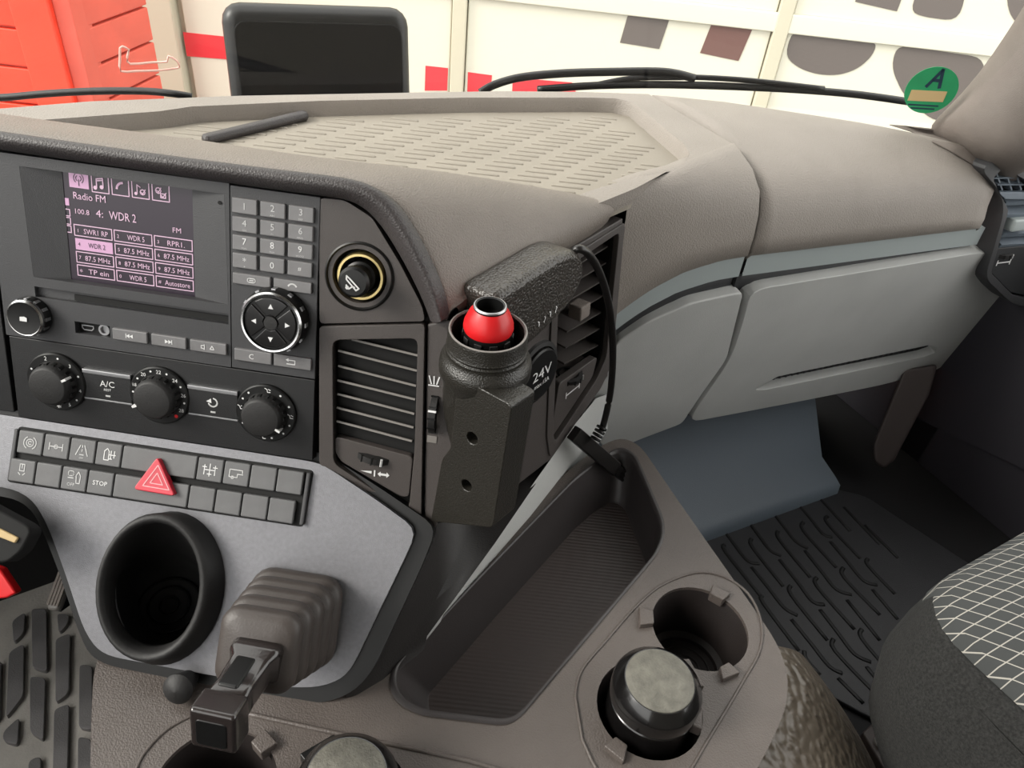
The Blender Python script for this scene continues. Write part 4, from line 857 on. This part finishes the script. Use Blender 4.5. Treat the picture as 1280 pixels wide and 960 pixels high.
for q in ([(105, 430), (155, 430), (158, 640), (108, 625)], [(30, 575), (80, 545), (78, 720), (20, 795)], [(185, 530), (235, 510), (230, 710), (185, 745)], [(100, 655), (152, 660), (145, 870), (100, 840)], [(265, 615), (308, 620), (308, 835), (262, 825)], [(180, 765), (232, 745), (225, 1000), (175, 1000)], [(10, 840), (65, 790), (60, 885), (10, 870)],
          [(260, 855), (306, 865), (306, 1020), (258, 1020)], [(40, 470), (85, 440), (80, 510), (45, 545)], [(190, 445), (232, 450), (226, 482), (196, 512)], [(95, 935), (137, 920), (137, 1020), (92, 1020)], [(-40, 640), (5, 600), (0, 800), (-45, 830)]):
    plate('tread_pad', FL, smoothpoly(FL.pl([(x/2.667, 600+y/2.667) for x, y in q], .012), .006, 3), .004, .013, 'matpad', dm, bevel=.003)
pd = thing('pedal', 'narrow grey ribbed pedal above the driver floor mat', 'pedal', FL.hit(72, 775))
PDf = Fr(CAM+ray(72, 738)*.93, (1, -.1, 0), (0, -.55, .83))
x0_ = PDf.px(63, 740)[0]; x1_ = PDf.px(81, 740)[0]; y1_p = PDf.px(72, 710)[1]; y0_p = PDf.px(72, 765)[1]
pb_ = box('pedal_pad', PDf, x0_, x1_, y0_p, y1_p, -.012, 0, 'slat', pd, bevel=.004, r=.006)
for k in range(4): xx = x0_+(x1_-x0_)*(k+.7)/4.4; box('tread', PDf, xx-.0015, xx+.0015, y0_p+.006, y1_p-.004, 0, .002, 'pillar', pb_, bevel=0)
make('pedal_arm', [PDf.w((x0_+x1_)/2+dx, yy, h) for dx in (-.006, .006) for yy, h in ((y0_p, -.012), (y1_p, -.012), (y1_p+.05, -.14), (y1_p+.03, -.16))], [[0, 1, 2, 3], [7, 6, 5, 4], [0, 4, 5, 1], [1, 5, 6, 2], [2, 6, 7, 3], [3, 7, 4, 0]], 'black', pd)
# steering column corner at the left edge
sc = thing('column_shroud', 'black steering column shroud with beige strip at the left edge', 'shroud', CAM+ray(5, 690)*.62)
SC = Fr(CAM+ray(0, 665)*.60, (1, .25, -.15), (.1, -.65, .75))
sb = plate('shroud_body', SC, smoothpoly(SC.pl([(-60, 605), (-5, 635), (34, 656), (40, 664), (26, 690), (8, 704), (-60, 698)]), .004, 2), -.02, 0, 'void', sc, bevel=.003)
plate('beige_strip', SC, SC.pl([(-40, 644), (-2, 659), (24, 672), (20, 679), (-40, 656)]), -.001, .002, 'tan', sb, bevel=.001)
rs = thing('red_tab', 'bright red tab hanging below the steering column', 'tab', CAM+ray(6, 745)*.66)
RS = Fr(CAM+ray(5, 728)*.66, (1, .1, 0), (0, -.8, .6)); plate('tab_body', RS, RS.pl([(-30, 700), (0, 712), (20, 742), (8, 748), (-30, 752)]), -.01, 0, 'red', rs, bevel=.002)

# ================================================================== passenger seat
sP = zplane(-.545).hit(1098, 752)
SE = Fr(sP, XT+FT*.06, (0, 0, 1))
seat = thing('passenger_seat', 'dark velour passenger seat with white diamond-patterned cushion centre', 'seat', SE.w(.26, -.27, -.40))
def sring(ix, iy, z, r, x1=.54, y1=-.56): return [SE.w(x, y, z) for x, y in rrect(ix, x1-ix, y1+ix, -iy, r, 7)]
loft('bolster', [sring(.05, .07, -.21, .05), sring(.02, .035, -.19, .07), sring(.006, .012, -.15, .08), sring(0, 0, -.09, .085), sring(.003, .002, -.05, .085), sring(.012, .006, -.020, .08), sring(.020, .010, -.006, .07), sring(.027, .014, -.004, .065), sring(.032, .020, -.009, .06)], 'velour', seat, closed=True, cap0=True)
loft('cushion_centre', [sring(.027, .004, -.025, .065), sring(.027, .008, -.005, .065), sring(.034, .018, .006, .06), sring(.07, .05, .018, .05), sring(.16, .13, .028, .04), sring(.22, .2, .030, .03)], 'seatcloth', seat, closed=True, cap1=True)
tube('side_seam', [SE.w(x, y, z) for x, y, z in ((.010, -.54, -.024), (.008, -.4, -.024), (.008, -.2, -.024), (.012, -.10, -.022), (.03, -.05, -.014), (.06, -.02, -.012))], .0012, 'velour', seat, sides=6)
box('seat_base', SE, .08, .46, -.5, -.10, -.40, -.19, 'carpet', seat, bevel=.01)
rl = thing('seat_rail', 'dark floor rail with bolt and wire catch beside the seat', 'rail', FL.hit(1120, 935))
RF = zplane(-.925)
rb_ = plate('rail_plate', RF, RF.pl([(1078, 915), (1095, 900), (1165, 872), (1230, 960), (1180, 1010), (1120, 985)]), -.02, 0, 'strut', rl, bevel=.003)
lathe('bolt', RF.hit(1103, 930), (0, 0, 1), [(.011, 0), (.011, .004), (.008, .006), (.0075, .003), (.004, .003), (.0035, .006), (0, .006)], 'slat', rl, n=20)
tube('wire_catch', [RF.hit(u, v, .012) for u, v in ((1170, 912), (1150, 918), (1134, 927), (1150, 934), (1162, 930), (1180, 922))], .003, 'slat', rl, sides=6)

# ================================================================== on and outside the windscreen
st_ = thing('windscreen_sticker', 'round green emissions sticker on the windscreen corner', 'sticker', onws(1163, 142))
c_ = onws(1164, 113, .004); tx_ = (onws(1184, 115, .004)-c_).normalized(); ty_ = (onws(1164, 95, .004)-c_).normalized(); nn_ = tx_.cross(ty_).normalized()
if nn_.dot(CAM-c_) < 0: nn_ = -nn_
ST = Fr(c_, tx_, nn_)
rs_ = abs(ST.px(1198, 113)[0]-ST.px(1130, 113)[0])/2*.98
sd_ = plate('sticker_disc', ST, circ(0, 0, rs_, rs_*.96, 40), -.0003, .0003, 'green', st_)
plate('sticker_field', ST, [(x*rs_, y*rs_) for x, y in ((-.75, -.05), (.62, .02), (.62, -.42), (-.75, -.50))], .0003, .0006, 'tan', sd_)
strokes([[(-.25, .15), (.12, .85), (.25, .15)], [(-.1, .42), (.2, .42)]], ST, 0, 0, rs_, rs_*.13, 'navy', sd_, h=.0006)
strokes([[(-.65, -.65), (.5, -.60)], [(-.5, -.78), (.4, -.74)]], ST, 0, 0, rs_, rs_*.06, 'navy', sd_, h=.0006)
bk = tube('pink_outline', [onws(u, v, .004) for u, v in ((150, 60), (150, 75), (151, 89), (170, 89), (200, 88), (215, 86), (224, 84), (221, 76), (210, 70), (209, 77), (190, 78), (163, 80), (159, 72), (161, 62), (153, 58))], .0011, 'clearpink', sides=6, n=2, closed=True)  # thin pale pink closed outline lying on the glass
tag(bk, 'pale pink outline on the windscreen left', 'sticker')
def wiper(name, lab, blade, arm, extra=()):
    t = thing(name, lab, 'wiper', CAM+ray(*blade[0][:2])*blade[0][2], 'windscreen wipers')
    tube('blade', [CAM+ray(u, v)*d for u, v, d in blade], .0055, 'mirror', t, sides=8)
    if arm: tube('arm', [CAM+ray(u, v)*d for u, v, d in arm], .006, 'mirror', t, sides=8)
    for e in extra: tube('bracket', [CAM+ray(u, v)*d for u, v, d in e], .004, 'mirror', t, sides=8)
wiper('wiper', 'black wiper lying at the far left below the red wall', [(-60, 122, 1.14), (0, 122, 1.14), (60, 117, 1.14), (120, 114, 1.14), (180, 114, 1.14), (215, 117, 1.14), (240, 121, 1.15)], None)
wiper('wiper', 'black wiper in front of the white garage door on the right', [(672, 112, 1.10), (745, 107, 1.11), (840, 106, 1.12), (960, 110, 1.13), (1060, 117, 1.14), (1135, 127, 1.15)],
      [(600, 116, 1.09), (618, 106, 1.09), (650, 97, 1.10), (700, 92, 1.10), (760, 90, 1.11), (830, 90, 1.11), (868, 98, 1.12)], [[(745, 106, 1.11), (790, 98, 1.11), (850, 97, 1.12), (880, 97, 1.12), (940, 101, 1.12), (1030, 111, 1.13)]])
MF = Fr(CAM+ray(393, 70)*1.30, (.948, .317, 0), (.317, -.948, .22))
mrh = thing('front_mirror', 'black front mirror housing outside the windscreen', 'mirror', MF.hit(393, 150, -.03))
x0_, y1_m = MF.px(274, 10); x1_, _ = MF.px(512, 30); y0_m = MF.px(393, 145)[1]
body = box('housing', MF, x0_, x1_, y0_m, MF.px(393, 6)[1], -.07, .0, 'mirror', mrh, bevel=.022, seg=4, r=.03)
fp = rrect(x0_+.018, x1_-.014, y0_m+.01, MF.px(393, 6)[1]-.026, .02)
plate('back_face', MF, fp, -.002, .003, 'mirrorface', mrh, bevel=.003)
tube('mirror_arm', [MF.w((x0_+x1_)/2, y0_m+.01, -.03), MF.w((x0_+x1_)/2+.02, y0_m-.12, .0), MF.w((x0_+x1_)/2+.05, y0_m-.3, .1)], .015, 'mirror', mrh)
# ground and fire-station front
gd = make('ground', [V((x, y, -1.9)) for x, y in ((-30, -20), (30, -20), (30, 30), (-30, 30))], [[0, 1, 2, 3]], 'asphalt'); tag(gd, 'grey paved yard outside the cab', kind='structure')
G = Fr((0, 5.2, 0), (1, 0, 0), (0, -1, 0))
gx = lambda u, v: G.px(u, v)[0]
gz = lambda u, v: G.px(u, v)[1]
wf = plate('wall_back', G, [(9, 3.2), (-9, 3.2), (-9, -1.9), (9, -1.9)], -.3, -.05, 'offwhite'); tag(wf, 'off-white station front behind the garage door', kind='structure')
gdr = thing('garage_door', 'white garage door with red and dark blocks seen through the windscreen', 'garage door', G.w(1.5, -1.9, 0))
xA, xB, xC = gx(226, 60), gx(573, 60), gx(969, 60); zr = gz(1020, 33); xD = xC+(xC-xB)*1.0
zb = -1.85
for a, b in ((xA, xB), (xB, xC), (xC, xD), (xD, xD+1.6)):
    box('door_panel', G, a+.05, b-.05, zb, zr-.05, -.05, 0, 'white', gdr, bevel=.01)
    box('door_panel', G, a+.05, b-.05, zr+.05, zr+1.0, -.05, 0, 'white', gdr, bevel=.01)
    box('mullion', G, b-.045, b+.045, zb, zr+1.1, -.05, .03, 'offwhite', gdr, bevel=.008)
box('rail', G, xA, xD+1.6, zr-.055, zr+.055, -.05, .025, 'white', gdr, bevel=.008)
box('door_jamb', G, gx(186, 50), gx(226, 50), zb, zr+1.1, -.05, .06, 'offwhite', gdr, bevel=.01)
def decal(pts, m, nm='painted_block'): plate(nm, G, smoothpoly(G.pl(pts), .08, 4) if nm == 'painted_disc' else G.pl(pts), 0, .004, m, gdr)
decal([(229, 40), (285, 46), (285, 74), (234, 70)], 'redprint'); decal([(532, 82), (560, 85), (559, 113), (531, 113)], 'redprint'); decal([(585, 90), (615, 94), (613, 122), (584, 120)], 'redprint'); decal([(641, 97), (715, 103), (722, 120), (640, 120)], 'redprint')
decal([(788, 8), (840, 14), (824, 61), (775, 53)], 'darkprint'); decal([(893, 21), (944, 28), (923, 76), (875, 66)], 'brownprint')
decal([(991, 36), (1097, 52), (1090, 70), (1072, 86), (1048, 94), (1022, 93), (998, 85), (981, 70)], 'darkprint', 'painted_disc'); decal([(1121, 56), (1230, 72), (1230, 160), (1165, 150), (1130, 120), (1114, 85)], 'darkprint', 'painted_disc')
decal([(1069, 2), (1075, -20), (1130, -10), (1121, 14)], 'darkprint'); decal([(1137, 15), (1150, -20), (1210, -20), (1198, 26), (1160, 22)], 'darkprint', 'painted_disc'); decal([(1258, -20), (1300, -20), (1300, 40), (1275, 34), (1260, 15)], 'darkprint', 'painted_disc')
# red timber part on the left
RW_ = Fr((0, 3.7, 0), (1, 0, 0), (0, -1, 0))
rd = thing('red_timber_wall', 'orange-red boarded timber wall at the far left outside', 'wall', RW_.w(RW_.px(60, 100)[0], -1.9, 0))
xl_, xr_ = RW_.px(-260, 60)[0], RW_.px(34, 60)[0]; z1 = RW_.px(5, 34)[1]; z2 = RW_.px(5, 82)[1]; pz_ = z1-z2
for k in range(-4, 6): box('board', RW_, xl_, xr_, z1-pz_*(k+1)+.006, z1-pz_*k-.006, -.04, 0, 'redwood', rd, bevel=.006)
box('board_backing', RW_, xl_, xr_+.02, -1.85, z1+5*pz_, -.08, -.03, 'redwooddull', rd, bevel=0)
xp0, xp1 = RW_.px(36, 60)[0], RW_.px(84, 60)[0]
box('post', RW_, xp0, xp1, -1.85, z1+5*pz_, -.1, .06, 'redwood', rd, bevel=.01)
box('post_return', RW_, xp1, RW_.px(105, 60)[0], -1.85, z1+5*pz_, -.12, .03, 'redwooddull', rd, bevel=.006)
RC = Fr(RW_.hit(106, 60, -.02), (.137, .99, 0), (.99, -.137, 0))
zz1 = RC.px(103, 37)[1]; zz2 = RC.px(114, 85)[1]; pp = zz1-zz2; xe_ = RC.px(193, 55)[0]
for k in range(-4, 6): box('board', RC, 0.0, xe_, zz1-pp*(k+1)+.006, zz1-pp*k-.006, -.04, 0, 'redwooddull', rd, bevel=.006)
box('board_backing', RC, 0, xe_, -1.85, zz1+4*pp, -.08, -.03, 'redwood', rd, bevel=0)
